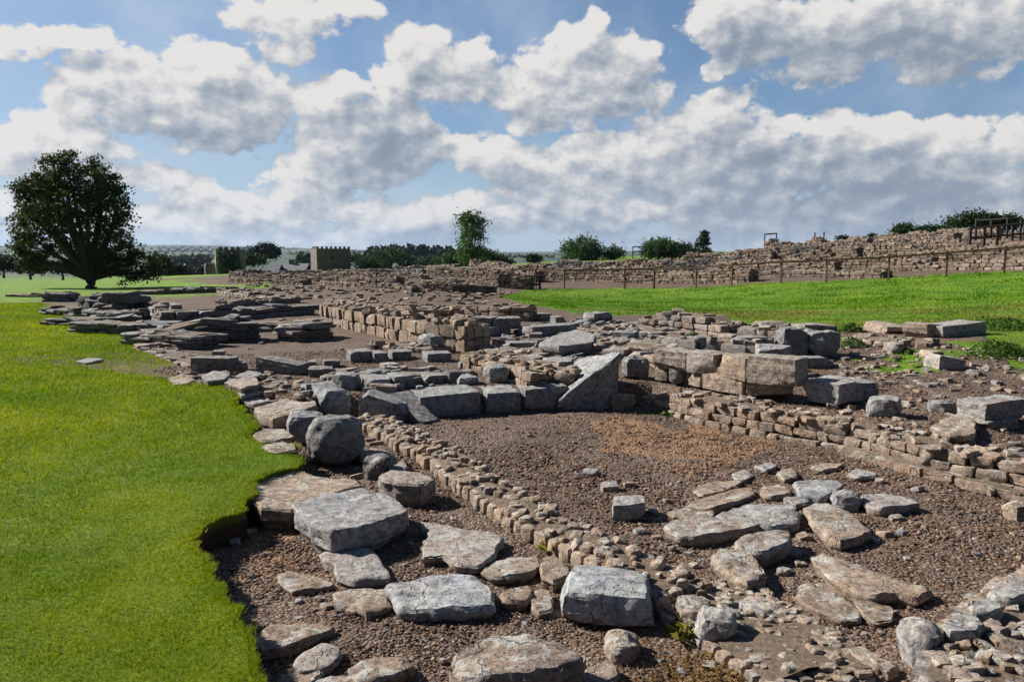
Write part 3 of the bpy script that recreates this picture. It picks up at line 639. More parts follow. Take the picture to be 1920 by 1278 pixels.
def block(label, xa, ya, xb, yb, hpx, dep, dz=0.0, tint=.4, val=1.0, rnd=.18, roll=0.0, pitch=0.0, n=None, noise=.07, jit=.09, facets=4, name='stone_block', cat='block', group=None, seed=None, sink=.03):
    """the near bottom edge runs from photo pixel a to b; hpx is its height in the photo"""
    A_ = G(xa, ya, dz); B_ = G(xb, yb, dz); L = float(np.linalg.norm((B_-A_)[:2])); mid = (A_+B_)/2; yaw = math.atan2(B_[1]-A_[1], B_[0]-A_[0]); d = math.hypot(mid[0], mid[1])
    h = hpx*d/F; nn = np.array([-math.sin(yaw), math.cos(yaw)]); 
    if nn@mid[:2] < 0: nn = -nn
    c = np.array([mid[0]+nn[0]*dep/2, mid[1]+nn[1]*dep/2, mid[2]+h/2-sink/2]); seed = seed if seed is not None else int(xa*7+ya*13+xb) % 9973
    n = n or int(np.clip(hpx/2.2+L*F/d/9, 5, 26)); rg = np.random.default_rng(seed)
    R_ = rocks([c*0], [[L*.965, dep, h+sink]], [yaw], n, rg, rnd=rnd, jit=jit, noise=noise, facets=facets, tilt=np.array([[math.radians(pitch), math.radians(roll)]]), tint=[tint], val=[val])
    o = rockmesh(name, [R_]); o.location = c
    return tag(o, label, cat, group)
# ------------------------------------------------------------------ foreground slabs and boulders
SL = [
 ('big thick pale grey slab with a dark front side, lying below the round boulder', [(546,944),(590,928),(680,910),(735,925),(766,955),(700,985),(622,1004),(585,985)], .17, .13, .25, 1.15, (-.02,-.04)),
 ('wide flat brown slab between the lawn edge and the thick pale slab', [(446,902),(500,888),(566,881),(593,891),(669,898),(679,910),(634,922),(545,953),(490,953),(463,926)], .15, .09, .9, 1.0, (0,0)),
 ('pale lichen-spotted slab just below the big thick slab in the gravel pit', [(600,1035),(620,1025),(689,1025),(710,1042),(720,1059),(735,1077),(669,1087),(634,1077),(624,1059),(607,1049)], .09, .07, .4, 1.2, (0,0)),
 ('notched greenish slab beside the diagonal cobble wall, right of the thick slab', [(783,977),(812,977),(874,991),(922,993),(943,1005),(929,1039),(898,1059),(857,1056),(833,1037),(789,1042),(802,998)], .09, .07, .55, 1.15, (0,0)),
 ('thin pointed brown slab lying alone on the gravel near the lawn edge', [(521,1073),(545,1071),(593,1077),(627,1095),(566,1107),(545,1107),(525,1087)], .03, .03, .9, .85, (0,0)),
 ('brown slab left of the big whitish slab in the gravel pit', [(622,1111),(645,1101),(686,1101),(727,1107),(730,1138),(686,1149),(658,1135),(634,1125)], .05, .04, .85, .9, (0,0)),
 ('big whitish lichen-mottled slab in the middle of the gravel pit', [(718,1094),(771,1085),(819,1073),(888,1073),(915,1094),(926,1107),(922,1131),(874,1137),(771,1140),(751,1135),(730,1114)], .11, .10, .1, 1.35, (0,0)),
 ('brown rounded slab right of the big whitish slab', [(936,1114),(956,1100),(990,1094),(1000,1110),(985,1125),(945,1126)], .08, .06, .85, .8, (0,0)),
 ('small brown stone between the whitish slab and the pale grey block', [(994,1110),(1015,1100),(1033,1107),(1035,1141),(1010,1146),(997,1132)], .04, .04, .8, .85, (0,0)),
 ('flat brown slab with a dark undercut edge at the lower end of the lawn edge', [(480,1188),(511,1169),(570,1166),(627,1169),(631,1173),(593,1190),(552,1207),(487,1222),(478,1203)], .07, .06, .85, .85, (0,0)),
 ('grey lichened stone below the flat brown slab at the bottom left of the pit', [(560,1225),(579,1214),(607,1203),(634,1210),(641,1227),(618,1245),(570,1258),(545,1250)], .07, .05, .5, 1.1, (0,0)),
 ('brown domed slab at the bottom edge, left of the huge flat-topped slab', [(655,1248),(675,1236),(703,1227),(761,1231),(782,1245),(740,1262),(696,1276),(668,1278)], .08, .06, .85, .8, (0,0)),
 ('thin brown slab cut by the bottom edge of the photo beside the lawn', [(508,1285),(540,1260),(585,1245),(604,1262),(570,1290),(530,1300)], .04, .03, .9, .8, (0,0)),
 ('pinkish slab half out of the photo at the bottom, left of the domed slab', [(556,1296),(600,1272),(642,1264),(700,1275),(692,1305),(600,1312)], .04, .03, .85, .85, (0,0)),
 ('huge flat-topped brown slab with a dark right side at the bottom centre', [(845,1245),(855,1222),(890,1200),(930,1188),(1000,1190),(1045,1203),(1090,1222),(1094,1232),(1060,1243),(990,1262),(920,1270),(862,1268)], .15, .13, .75, .85, (0,0)),
 ('brown stone sunk in gravel right of the huge flat-topped slab', [(1096,1251),(1125,1240),(1150,1243),(1165,1262),(1120,1282),(1098,1270)], .04, .04, .85, .8, (0,0)),
 ('brown-grey slab against the foot of the cobble wall, right of the notched slab', [(901,1070),(922,1053),(965,1043),(1007,1042),(1013,1059),(1000,1072),(929,1082)], .07, .05, .75, .95, (0,0)),
 ('five-sided brown stone against the foot of the diagonal cobble wall', [(1014,1059),(1018,1046),(1038,1035),(1069,1063),(1066,1077),(1038,1087),(1014,1077)], .10, .08, .8, .85, (0,0)),
 ('big grey slab with a dark side at the top right of the paving patch', [(1489,902),(1513,897),(1554,897),(1583,905),(1565,920),(1540,931),(1499,923)], .11, .09, .2, 1.15, (0,0)),
 ('long grey slab with a blunt dark end, rightmost of the paving patch', [(1612,926),(1657,922),(1698,931),(1726,943),(1690,948),(1650,953),(1623,946)], .09, .08, .45, 1.1, (0,0)),
 ('broad brown slab sloping towards the gravel, right of the cracked grey slab', [(1508,950),(1527,939),(1564,943),(1595,960),(1623,984),(1632,994),(1616,1003),(1575,1013),(1554,1006),(1527,977)], .11, .09, .8, .95, (0,0)),
 ('broad cracked grey slab in the middle of the paving patch', [(1345,963),(1370,950),(1400,944),(1485,946),(1503,967),(1499,977),(1441,984),(1395,978),(1370,970)], .11, .09, .3, 1.1, (0,0)),
 ('long pale slab with a dark broken front, left in the paving patch', [(1245,985),(1262,972),(1330,968),(1417,977),(1422,984),(1372,993),(1310,1004),(1270,1004)], .11, .09, .65, 1.0, (0,0)),
 ('thick grey-topped slab with a deep dark side below the paving patch', [(1376,1012),(1395,1000),(1417,994),(1482,991),(1486,1008),(1472,1018),(1424,1033),(1390,1030)], .15, .12, .55, 1.0, (0,0)),
 ('pitted brown slab next to the cobble wall, below the thick grey-topped slab', [(1335,1039),(1349,1028),(1393,1025),(1424,1049),(1434,1070),(1427,1083),(1400,1090),(1369,1077)], .13, .11, .8, .95, (0,0)),
 ('very long narrow pinkish slab lying in the gravel on the right', [(1522,1037),(1541,1035),(1589,1053),(1657,1077),(1743,1101),(1746,1107),(1720,1121),(1678,1112),(1633,1116),(1589,1099),(1554,1077),(1527,1053)], .09, .06, .85, 1.0, (0,0)),
 ('dark brown split slab below the very long narrow slab', [(1489,1111),(1499,1094),(1534,1090),(1571,1107),(1609,1138),(1616,1160),(1578,1160),(1520,1135)], .07, .05, .85, .8, (0,0)),
 ('thin layered brown stone under the end of the very long narrow slab', [(1598,1118),(1640,1125),(1678,1140),(1670,1160),(1640,1165),(1618,1150)], .05, .04, .9, .8, (0,0)),
 ('brown paving stone with a green corner, far left of the paving patch', [(1300,916),(1335,902),(1383,898),(1390,903),(1362,919),(1314,928)], .05, .04, .8, 1.0, (0,0)),
 ('wide tan paving stone directly behind the long pale slab', [(1287,943),(1340,926),(1407,912),(1417,922),(1393,935),(1321,956),(1290,952)], .06, .05, .85, 1.0, (0,0)),
 ('narrow tan paving stone touching the left end of the cracked grey slab', [(1252,959),(1285,951),(1340,957),(1338,966),(1297,970),(1262,966)], .06, .05, .85, .95, (0,0)),
 ('tan paving stone left of the big grey slab in the paving patch', [(1424,915),(1450,908),(1475,911),(1484,922),(1451,931),(1428,926)], .06, .05, .85, .95, (0,0)),
 ('small green-edged stone at the back of the paving patch', [(1374,887),(1397,879),(1410,889),(1395,899),(1380,898)], .05, .04, .5, 1.1, (0,0)),
 ('small grey wedge stone, farthest back in the paving patch', [(1415,873),(1441,865),(1457,871),(1436,881)], .05, .04, .2, 1.2, (0,0)),
 ('thin pinkish stone lying on gravel behind the paving patch', [(1520,874),(1534,866),(1582,867),(1575,875),(1540,881)], .03, .03, .85, 1.0, (0,0)),
 ('grey stone with a dark right end behind the long grey slab', [(1590,886),(1606,877),(1640,883),(1645,891),(1609,893)], .06, .05, .3, 1.15, (0,0)),
 ('tan stone wedged behind the big grey slab of the paving patch', [(1455,886),(1482,875),(1497,890),(1470,898)], .06, .05, .8, 1.0, (0,0)),
 ('dark-edged stone wedged between the big grey slab and the cracked slab', [(1469,932),(1499,928),(1522,939),(1492,945)], .07, .06, .4, .9, (0,0)),
 ('pale pointed stone set in mortar right of the pitted brown slab', [(1383,1128),(1402,1114),(1430,1126),(1448,1142),(1414,1152)], .09, .06, .6, 1.25, (0,0)),
 ('pale stone in the mortar strip below the dark split slab', [(1455,1147),(1472,1142),(1498,1153),(1513,1168),(1484,1178)], .06, .05, .75, 1.15, (0,0)),
 ('tan stone in the mortar strip left of the bottom right boulder, upper one', [(1515,1195),(1541,1176),(1582,1200),(1545,1212)], .07, .05, .8, 1.15, (0,0)),
 ('long tan stone at the edge of the mortar strip left of the bottom right boulder', [(1590,1216),(1604,1208),(1684,1246),(1665,1262),(1623,1243)], .07, .06, .8, 1.1, (0,0)),
 ('flat brown slab partly under the round boulder on its right side', [(668,843),(713,840),(745,856),(715,860),(675,857)], .10, .07, .85, .95, (0,0)),
 ('grey-edged slab against the cobble wall right of the round boulder', [(693,866),(730,860),(757,862),(768,876),(745,882),(708,876)], .10, .07, .6, .95, (0,0)),
 ('thick two-toned slab with a dark end at the foot of the cobble wall', [(710,890),(730,878),(793,885),(817,900),(790,907),(750,905),(722,899)], .17, .13, .55, 1.05, (0,0)),
 ('flat pinkish slab on the lawn edge left of the round boulder', [(473,812),(500,801),(530,803),(553,818),(517,826),(488,824)], .22, .05, .8, .95, (0,0)),
 ('small brown slab on the lawn edge just above the wide flat brown slab', [(490,836),(520,826),(552,830),(556,842),(515,846)], .21, .04, .85, .9, (0,0)),
 ('large flat slab with a dark right side beside the lawn below the grey rocks', [(477,763),(515,750),(547,741),(590,750),(595,760),(555,771),(512,783),(487,775)], .20, .12, .75, 1.1, (0,0)),
 ('pale grey slab on the lawn side behind the large flat slab', [(448,748),(463,738),(490,735),(527,738),(527,748),(473,758)], .12, .07, .4, 1.15, (0,0)),
 ('grey slab above the pale one on the lawn side', [(446,733),(465,723),(483,720),(495,732),(453,741)], .12, .06, .2, 1.1, (0,0)),
 ('wide tan slab in the paving beside the lawn, left of the tilted grey rock', [(421,715),(445,707),(480,705),(487,720),(452,727)], .10, .05, .8, 1.1, (0,0)),
 ('pale domed slab below the dark kerb near the lawn', [(378,704),(403,695),(432,702),(419,710),(387,712)], .10, .05, .3, 1.15, (0,0)),
 ('pale slab below the second dark kerb near the lawn', [(440,705),(465,695),(492,698),(484,706)], .10, .05, .25, 1.15, (0,0)),
 ('tan slab at the tip of the lawn above the paving', [(315,708),(345,699),(372,705),(350,718),(325,719)], .10, .05, .8, 1.0, (0,0)),
 ('broad pale slab sloping down behind the dark kerb of the sunken room', [(1010,640),(1045,627),(1080,620),(1118,628),(1112,640),(1050,645)], .22, .10, .25, 1.15, (.02,.02)),
 ('triangular tan slab on the soil right of the ashlar wall', [(1745,797),(1775,783),(1803,773),(1830,790),(1828,812),(1785,812)], .10, .08, .85, 1.05, (0,0)),
 ('flat tan slab behind the triangular slab at the right edge', [(1800,755),(1850,748),(1900,756),(1880,766),(1820,765)], .05, .04, .85, .95, (0,0)),
 ('greenish flat stone on top of the rough masonry at the bottom right, uppermost', [(1850,1105),(1880,1088),(1925,1076),(1940,1105),(1900,1120),(1868,1118)], .17, .06, .4, 1.15, (0,0)),
 ('green lichened flat stone on the rough masonry at the bottom right, second down', [(1820,1132),(1840,1120),(1868,1122),(1880,1135),(1850,1147),(1826,1146)], .17, .06, .3, 1.15, (0,0)),
 ('large green lichened flat stone on the rough masonry at the bottom right, third down', [(1768,1165),(1790,1148),(1830,1152),(1848,1170),(1820,1184),(1778,1182)], .17, .06, .25, 1.15, (0,0)),
 ('pale flat rock lying in the lawn, lower one of two', [(143,708),(170,700),(215,696),(216,701),(185,710),(150,713)], .05, .03, .2, 1.3, (0,0)),
 ('pale flat rock lying in the lawn, upper one of two', [(143,676),(165,670),(190,671),(192,674),(160,680)], .05, .03, .2, 1.1, (0,0)),
 ('small brown stones at the lawn edge left of the paving', [(315,746),(335,738),(353,742),(345,748)], .05, .03, .8, .8, (0,0)),
]
slab('great tilted slab rising to the right above the room rim', [(1046,745),(1100,711),(1140,684),(1164,664),(1162,654),(1085,664),(1044,714)], .4, .12, .1, 1.0, name='tilted_slab', zs=[.17,.36,.52,.63,.68,.51,.2], seed=99, gz0=0.0)
for i, (lab, poly, z, th, ti, va, tl) in enumerate(SL):
    q_ = .68 if (.045 < z <= .15 and i not in (1, 14)) else 1.0
    slab(lab, poly, z*q_, th*q_, ti, va, tilt=tl, seed=i*31+5)

BL = [  # label, xa, ya, xb, yb, hpx, depth, dz, tint, val, rnd, roll, pitch, name, category
 ('big round dark boulder at the lawn corner above the wide brown slab', 563,880,660,882,98,.50,0,.15,.8,.96,0,0,'boulder','boulder'),
 ('long grey rock leaning against the back of the big round boulder', 538,826,610,822,46,.45,.06,.2,1.05,.6,6,0,'boulder','boulder'),
 ('small dark rock in the shade right of the big round boulder', 672,898,716,902,40,.22,0,.2,.7,.75,0,0,'boulder','rock'),
 ('big pale grey block with a rounded top right of the whitish slab', 1042,1172,1250,1190,70,.38,0,.08,1.35,.42,2,0,'boulder','rock'),
 ('half-round brown cobble below the big pale grey block', 1138,1245,1208,1248,40,.2,0,.8,1.0,.8,0,0,'cobble','stone'),
 ('small pointed grey stone standing in the mortar right of the pale block', 1308,1220,1376,1225,66,.16,0,.35,1.25,.5,8,0,'standing_stone','stone'),
 ('brown rock half buried in mortar right of the big pale block', 1268,1184,1335,1188,46,.2,0,.7,.95,.6,0,0,'cobble','rock'),
 ('green and grey round boulder at the bottom right corner', 1700,1268,1786,1268,74,.24,0,.35,1.1,.85,0,0,'boulder','boulder'),
 ('squared dark-sided block standing beside the cobble wall left of the paving patch', 1148,976,1212,978,32,.24,0,.3,1.15,.15,0,0,'stone_block','block'),
 ('small grey rock between the big grey slab and the long grey slab', 1563,960,1616,962,32,.2,0,.15,1.15,.7,0,0,'cobble','rock'),
 # rim of the sunken room
 ('pale-topped grey rock left of the leaning slabs on the room rim', 598,780,662,774,48,.55,0,.12,1.15,.45,4,0,'stone_block','rock'),
 ('sharp grey slab leaning down to the right on the room rim', 668,790,768,792,42,.38,0,.2,1.05,.2,16,0,'leaning_slab','slab'),
 ('thin dark slab leaning against the long kerb block', 722,768,796,786,15,.30,.06,.2,.85,.12,22,0,'leaning_slab','slab'),
 ('longest dark-faced kerb block of the curved room rim', 785,784,908,776,42,.62,0,.15,1.05,.2,-2,0,'kerb_block','block'),
 ('kerb block right of the longest one on the curved room rim', 910,776,980,772,40,.55,0,.15,1.05,.24,0,0,'kerb_block','block'),
 ('rounded kerb block left of the great tilted slab', 982,773,1072,764,44,.5,0,.2,1.0,.3,-3,0,'kerb_block','block'),
 ('dark rock in the corner between tilted slab and ashlar wall', 1172,712,1218,712,42,.3,0,.2,.75,.5,0,0,'boulder','rock'),
 ('dark broken stone under the great tilted slab', 1120,752,1168,738,28,.3,.02,.2,.6,.4,0,0,'cobble','rock'),
 ('small brown squared block at the corner of the sunken room', 1145,768,1192,768,28,.16,0,.85,.9,.12,0,0,'stone_block','block'),
 # ashlar wall
 ('weathered top block at the left end of the ashlar wall', 1222,690,1286,692,34,.34,.22,.55,1.1,.2,0,0,'ashlar_block','block'),
 ('second top block of the ashlar wall, rounded', 1284,692,1338,702,36,.36,.22,.55,1.05,.22,0,0,'ashlar_block','block'),
 ('third top block of the ashlar wall, tan faced', 1340,700,1398,712,38,.36,.22,.9,1.0,.14,0,0,'ashlar_block','block'),
 ('biggest top block at the right end of the ashlar wall, greenish top', 1397,712,1494,722,46,.30,.22,.6,1.1,.12,0,0,'ashlar_block','block'),
 ('small lower block at the left end of the ashlar wall', 1226,706,1250,710,18,.28,.06,.7,.85,.2,0,0,'ashlar_block','block'),
 ('rounded dark lower block under the second top block', 1250,714,1280,716,26,.28,.06,.35,.85,.5,0,0,'ashlar_block','block'),
 ('upright lower block between the rounded block and the long lower block', 1282,714,1312,722,28,.28,.06,.8,.95,.14,0,0,'ashlar_block','block'),
 ('long tan lower block of the ashlar wall', 1313,722,1394,738,34,.34,.06,.85,1.0,.12,0,0,'ashlar_block','block'),
 ('lower tan block under the biggest top block', 1394,738,1488,742,30,.36,.06,.85,.95,.12,0,0,'ashlar_block','block'),
 ('big grey block right of the ashlar wall', 1498,745,1572,756,34,.5,.06,.3,1.15,.22,0,0,'stone_block','block'),
 ('dark-sided grey block behind and right of the big grey block', 1580,748,1650,744,28,.4,.02,.2,1.0,.3,0,0,'stone_block','block'),
 ('lichened grey rock on the soil right of the ashlar wall', 1626,782,1690,786,34,.3,0,.25,1.15,.55,0,0,'boulder','rock'),
 ('small grey rock left of the triangular tan slab', 1758,776,1796,772,17,.2,0,.2,.95,.4,0,0,'cobble','rock'),
 ('grey block at the right edge of the photo on a smaller stone', 1848,790,1935,786,32,.3,.06,.4,1.15,.2,0,0,'stone_block','block'),
 ('pale stone under the block at the right edge', 1850,806,1915,804,16,.22,0,.5,1.05,.3,0,0,'stone_block','stone'),
 ('stone cut by the right edge of the photo in the gravel', 1904,978,1945,980,28,.15,0,.75,.95,.25,0,0,'stone_block','stone'),
 # row behind the rim
 ('dark flat block behind the pale-topped rock', 577,708,627,706,16,.3,0,.25,.8,.15,0,0,'stone_block','block'),
 ('pale rounded rock in the row behind the room rim, left', 616,732,672,732,28,.4,0,.1,1.1,.55,0,0,'stone_block','rock'),
 ('flat pale rock with green lichen behind the leaning slabs', 674,732,734,730,20,.4,0,.2,1.1,.3,0,0,'stone_block','rock'),
 ('square grey block behind the thin leaning slab', 736,729,784,727,24,.35,0,.15,.95,.18,0,0,'stone_block','block'),
 ('low grey block behind the longest kerb block', 794,720,842,718,16,.3,0,.2,1.0,.2,0,0,'stone_block','block'),
 ('dark upright rock behind the longest kerb block', 842,720,868,718,24,.25,0,.2,.7,.4,0,0,'cobble','rock'),
 ('pale wedge rock right of the dark upright rock', 858,724,900,722,17,.3,0,.1,1.2,.4,0,0,'cobble','rock'),
 ('round grey boulder on the bare ground behind the room rim', 912,720,958,717,32,.35,0,.15,1.1,.8,0,0,'boulder','boulder'),
 ('long flat pale stone left of the great tilted slab', 1020,690,1078,688,12,.5,.02,.2,1.15,.2,0,0,'stone_block','stone'),
 ('brown flat stone behind the curved kerb', 966,700,1020,697,9,.4,0,.7,1.0,.2,0,0,'stone_block','stone'),
 # kerb in front of the gravel room
 ('dark squared block left in the kerb before the long gravel room', 655,680,699,678,20,.4,0,.3,.85,.12,0,0,'kerb_block','block'),
 ('pale end block in the kerb before the long gravel room', 701,680,735,678,18,.4,0,.3,1.0,.2,0,0,'kerb_block','block'),
 ('dark long block right in the kerb before the long gravel room', 735,676,773,674,16,.4,0,.3,.85,.14,0,0,'kerb_block','block'),
 ('grey long block standing apart right of the kerb', 800,680,849,678,17,.4,0,.2,.95,.18,0,0,'kerb_block','block'),
 ('small grey cube stone left of the dark squared kerb block', 577,694,594,693,15,.25,0,.3,.9,.2,0,0,'stone_block','stone'),
 ('low dark stone between the cube stone and the squared kerb block', 607,690,641,688,13,.25,0,.4,.85,.25,0,0,'stone_block','stone'),
 ('pale green low stone before the kerb', 722,692,751,690,9,.25,0,.2,1.2,.3,0,0,'stone_block','stone'),
 ('long dark kerb slab on edge at the lawn side', 355,700,442,698,27,.3,0,.3,.75,.12,2,0,'kerb_slab','slab'),
 ('short dark stone right of the long dark kerb slab', 440,697,466,695,16,.25,0,.3,.8,.3,0,0,'kerb_slab','stone'),
 ('dark kerb slab sloping down to the right, second in the line', 478,699,560,704,24,.3,0,.3,.75,.12,7,0,'kerb_slab','slab'),
 ('small greenish dark block on the ground behind the long dark kerb slab', 394,670,421,669,10,.3,0,.35,.85,.15,0,0,'stone_block','block'),
 # centre cluster
 ('pale upright boulder before the end of the long diagonal wall', 806,660,838,658,32,.4,0,.1,1.1,.5,0,0,'boulder','boulder'),
 ('flat grey block right of the pale upright boulder, upper one', 838,644,868,641,13,.35,.05,.15,1.1,.3,0,0,'stone_block','block'),
 ('low grey block right of the pale upright boulder, lower one', 846,657,892,655,11,.35,0,.15,1.1,.25,0,0,'stone_block','block'),
 ('dark squared block on the end of the long diagonal wall, left of the pair', 880,614,922,615,19,.5,.15,.3,.8,.08,0,0,'ashlar_block','block'),
 ('long dark squared block on the end of the long diagonal wall, right of the pair', 923,615,978,613,18,.5,.15,.3,.8,.08,0,0,'ashlar_block','block'),
 ('pale-topped thick block at the end of the long diagonal wall', 880,644,914,644,31,.5,0,.12,1.1,.3,0,0,'stone_block','block'),
 ('grey rounded block right of the pale-topped thick block', 914,632,962,628,18,.5,0,.15,1.05,.35,0,0,'stone_block','block'),
 ('very long dark block in the middle of the ruins', 996,633,1094,624,18,.5,0,.2,.9,.2,0,0,'stone_block','block'),
 ('low dark block before the very long dark block', 960,655,1007,652,11,.35,0,.2,.95,.25,0,0,'stone_block','block'),
 ('dark wedge rock right of the broad pale slab', 1145,640,1190,640,18,.4,0,.2,.75,.35,0,0,'boulder','rock'),
 ('square dark block on the rubble in front of the right bank, left', 1040,612,1064,611,18,.4,0,.3,.75,.12,0,0,'stone_block','block'),
 ('grey pyramid-shaped rock in front of the right bank', 1112,606,1152,604,20,.45,0,.15,1.1,.5,0,0,'boulder','rock'),
 ('pale stone beside the square dark block', 1012,600,1036,599,12,.3,0,.3,1.1,.3,0,0,'stone_block','stone'),
 # right cluster
 ('dark block on the small stepped wall below the bank, left', 1332,624,1357,624,17,.35,0,.3,.9,.15,0,0,'stone_block','block'),
 ('dark squared block on the small stepped wall below the bank, right', 1355,620,1394,619,16,.4,0,.2,.9,.12,0,0,'stone_block','block'),
 ('tan and grey block below the bank left of the two dark rocks', 1424,626,1480,624,20,.45,0,.6,1.0,.16,0,0,'stone_block','block'),
 ('pale-topped flat block on the bank edge right of centre', 1506,626,1572,622,15,.4,0,.35,1.1,.12,0,0,'stone_block','block'),
 ('dark triangular rock, left of the two big rocks below the bank', 1464,676,1522,674,56,.4,0,.15,.75,.45,10,0,'boulder','rock'),
 ('big dark pyramid rock, right of the two big rocks below the bank', 1514,674,1584,670,48,.5,0,.15,.95,.55,5,0,'boulder','rock'),
 ('lichened flat-topped block lying on the ashlar wall', 1418,672,1490,674,22,.3,.22,.2,1.2,.14,2,0,'stone_block','block'),
 ('blue-grey dressed block behind the ashlar wall', 1393,656,1449,650,20,.4,.12,.15,1.0,.1,0,0,'stone_block','block'),
 ('tan dressed block left of the blue-grey dressed block', 1332,646,1372,650,20,.35,.12,.85,1.05,.1,0,0,'stone_block','block'),
 ('tan block in the bank, leftmost of the three pale bank blocks', 1614,620,1663,626,15,.4,0,.8,1.1,.16,3,0,'stone_block','block'),
 ('tan squared block in the bank, middle of the three pale bank blocks', 1688,630,1756,634,22,.4,0,.75,1.1,.12,0,0,'stone_block','block'),
 ('long whitish block in the bank, rightmost of the three pale bank blocks', 1766,634,1852,626,20,.45,0,.3,1.3,.15,-2,0,'stone_block','block'),
 ('pale tilted stone on the weedy soil below the whitish bank block', 1758,694,1812,692,20,.35,0,.4,1.25,.2,10,0,'stone_block','stone'),
 ('tan stone left of the pale tilted stone on the weedy soil', 1742,674,1772,672,13,.3,0,.8,1.05,.3,0,0,'stone_block','stone'),
 ('pale stone on the weedy soil below the tan bank block', 1668,664,1696,663,18,.3,0,.5,1.0,.4,0,0,'cobble','stone'),
 ('dark flat block right of the big triangular rocks', 1505,692,1566,690,19,.35,0,.25,.95,.15,0,0,'stone_block','block'),
]
for i, (lab, xa, ya, xb, yb, hp, dep, dz, ti, va, rn, ro, pi_, nm, ca) in enumerate(BL):
    block(lab, xa, ya, xb, yb, hp, dep, dz, ti, va, rn, ro, pi_, name=nm, cat=ca, seed=i*17+3, noise=.10 if rn > .3 else (.03 if 'ashlar' in nm or 'kerb' in nm else .05), facets=6 if rn > .3 else (1 if 'ashlar' in nm or 'kerb' in nm else 3), jit=.045 if 'ashlar' in nm or 'kerb' in nm else .09)

# ------------------------------------------------------------------ near walls
def W(pts, dz=0.0): return [G(a, b, dz)[:2] for a, b in pts]
wall('low diagonal wall with a row of rounded cobbles crossing the gravel pit to the bottom right', W([(655,800),(720,832),(800,882),(850,920),(900,962),(960,1005),(1030,1040),(1100,1080),(1170,1120),(1225,1152)]),
     [.10,.14,.16,.17,.16,.16,.15,.14,.13], w=.36, course=.115, sl=.12, n=7, tint=(.7,1), cob=True, prof=.05, seed=3, top='rubble', cat='cobble wall', name='cobble_wall', val=(.9,1.2), topn=1.5)
wall('low worn end of the cobble wall beside the pointed stone at the bottom', W([(1228,1160),(1300,1205),(1370,1255),(1440,1312)]),
     .07, w=.42, course=.07, sl=.09, n=6, tint=(.65,1), cob=True, prof=.05, seed=14, top='rubble', cat='wall remains', name='cobble_wall', val=(.85,1.15), topn=1.6)
wall('crumbled pinkish mortar strip with small stones running to the bottom right', W([(1290,1110),(1370,1165),(1450,1225),(1540,1300)]),
     .05, w=.36, course=.05, sl=.10, n=5, tint=(.6,1), cob=True, prof=.1, seed=4, top='rubble', cat='wall remains', name='mortar_strip', val=(.85,1.2), topn=3.5)
wall('long stepped tan stone wall on the right side of the sunken room', W([(1208,766),(1310,796),(1435,822),(1585,846),(1720,888),(1860,922),(1960,955),(2120,1005),(2320,1065)]),
     [.18,.23,.25,.26,.26,.27,.27,.27,.27], w=.56, course=.082, sl=.16, n=7, tint=(.75,1), prof=.02, seed=5, batter=.03, topn=1.1, cat='stone wall', name='stone_wall', rnd=.2, val=(.85,1.1), z0=0.0)
wall('lowest plinth course of tan blocks along the right room wall', W([(1570,850),(1700,888),(1860,930),(1960,962),(2120,1013),(2320,1075)]),
     .09, w=.12, course=.09, sl=.24, n=7, tint=(.8,1), prof=.02, seed=6, top=None, cat='plinth', name='plinth_course', rnd=.15, val=(.8,1.0))
wall('rough masonry platform with greenish flat stones in the bottom right corner', W([(1700,1330),(1745,1220),(1775,1180),(1850,1130),(1940,1085),(2030,1050)]),
     .13, w=.85, course=.065, sl=.12, n=6, tint=(.5,1), prof=.08, seed=8, cat='masonry', name='masonry_platform', val=(.85,1.15), side=(1, -.3), topn=1.8)
# loose small stones, individually
g_ = 'small loose stones scattered on the gravel'
rg = np.random.default_rng(77); cnt = 0
T1 = [rocks([[0, 0, 0]], [[1, .75, .5]], [0], 6, rg, rnd=.45, jit=.12, noise=.07, facets=5, tint=[t], val=[v]) for t, v in ((.2,1.1),(.9,1.0),(.7,.85),(.4,1.2),(.95,1.1),(.15,.9))]
TM = []
for p in T1:
    me = mesh('loose_stone', p[0], p[1], ROCK, attrs={'tint': p[2], 'val': p[3]}, smooth=True, sharp=38, obj=False); TM.append(me)
def loose(px, py, wpx, k=0, label='small loose stone lying on the brown gravel', group=g_, sc=(1, 1, 1)):
    c = G(px, py); d = math.hypot(c[0], c[1]); s = wpx*d/F
    o = bpy.data.objects.new('loose_stone', TM[k % 6]); o.scale = (s*sc[0], s*sc[1], s*sc[2]); o.location = (c[0], c[1], float(H(c[0], c[1]))+s*.12)
    o.rotation_euler = (rg.normal()*.15, rg.normal()*.15, rg.uniform(0, 6.28)); COL.objects.link(o); return tag(o, label, 'stone', group)
loose(1108, 890, 30, 0, 'small blue-grey stone alone on the gravel of the sunken room, upper one', None)
loose(1142, 918, 34, 3, 'small blue-grey stone alone on the gravel of the sunken room, lower one', None)
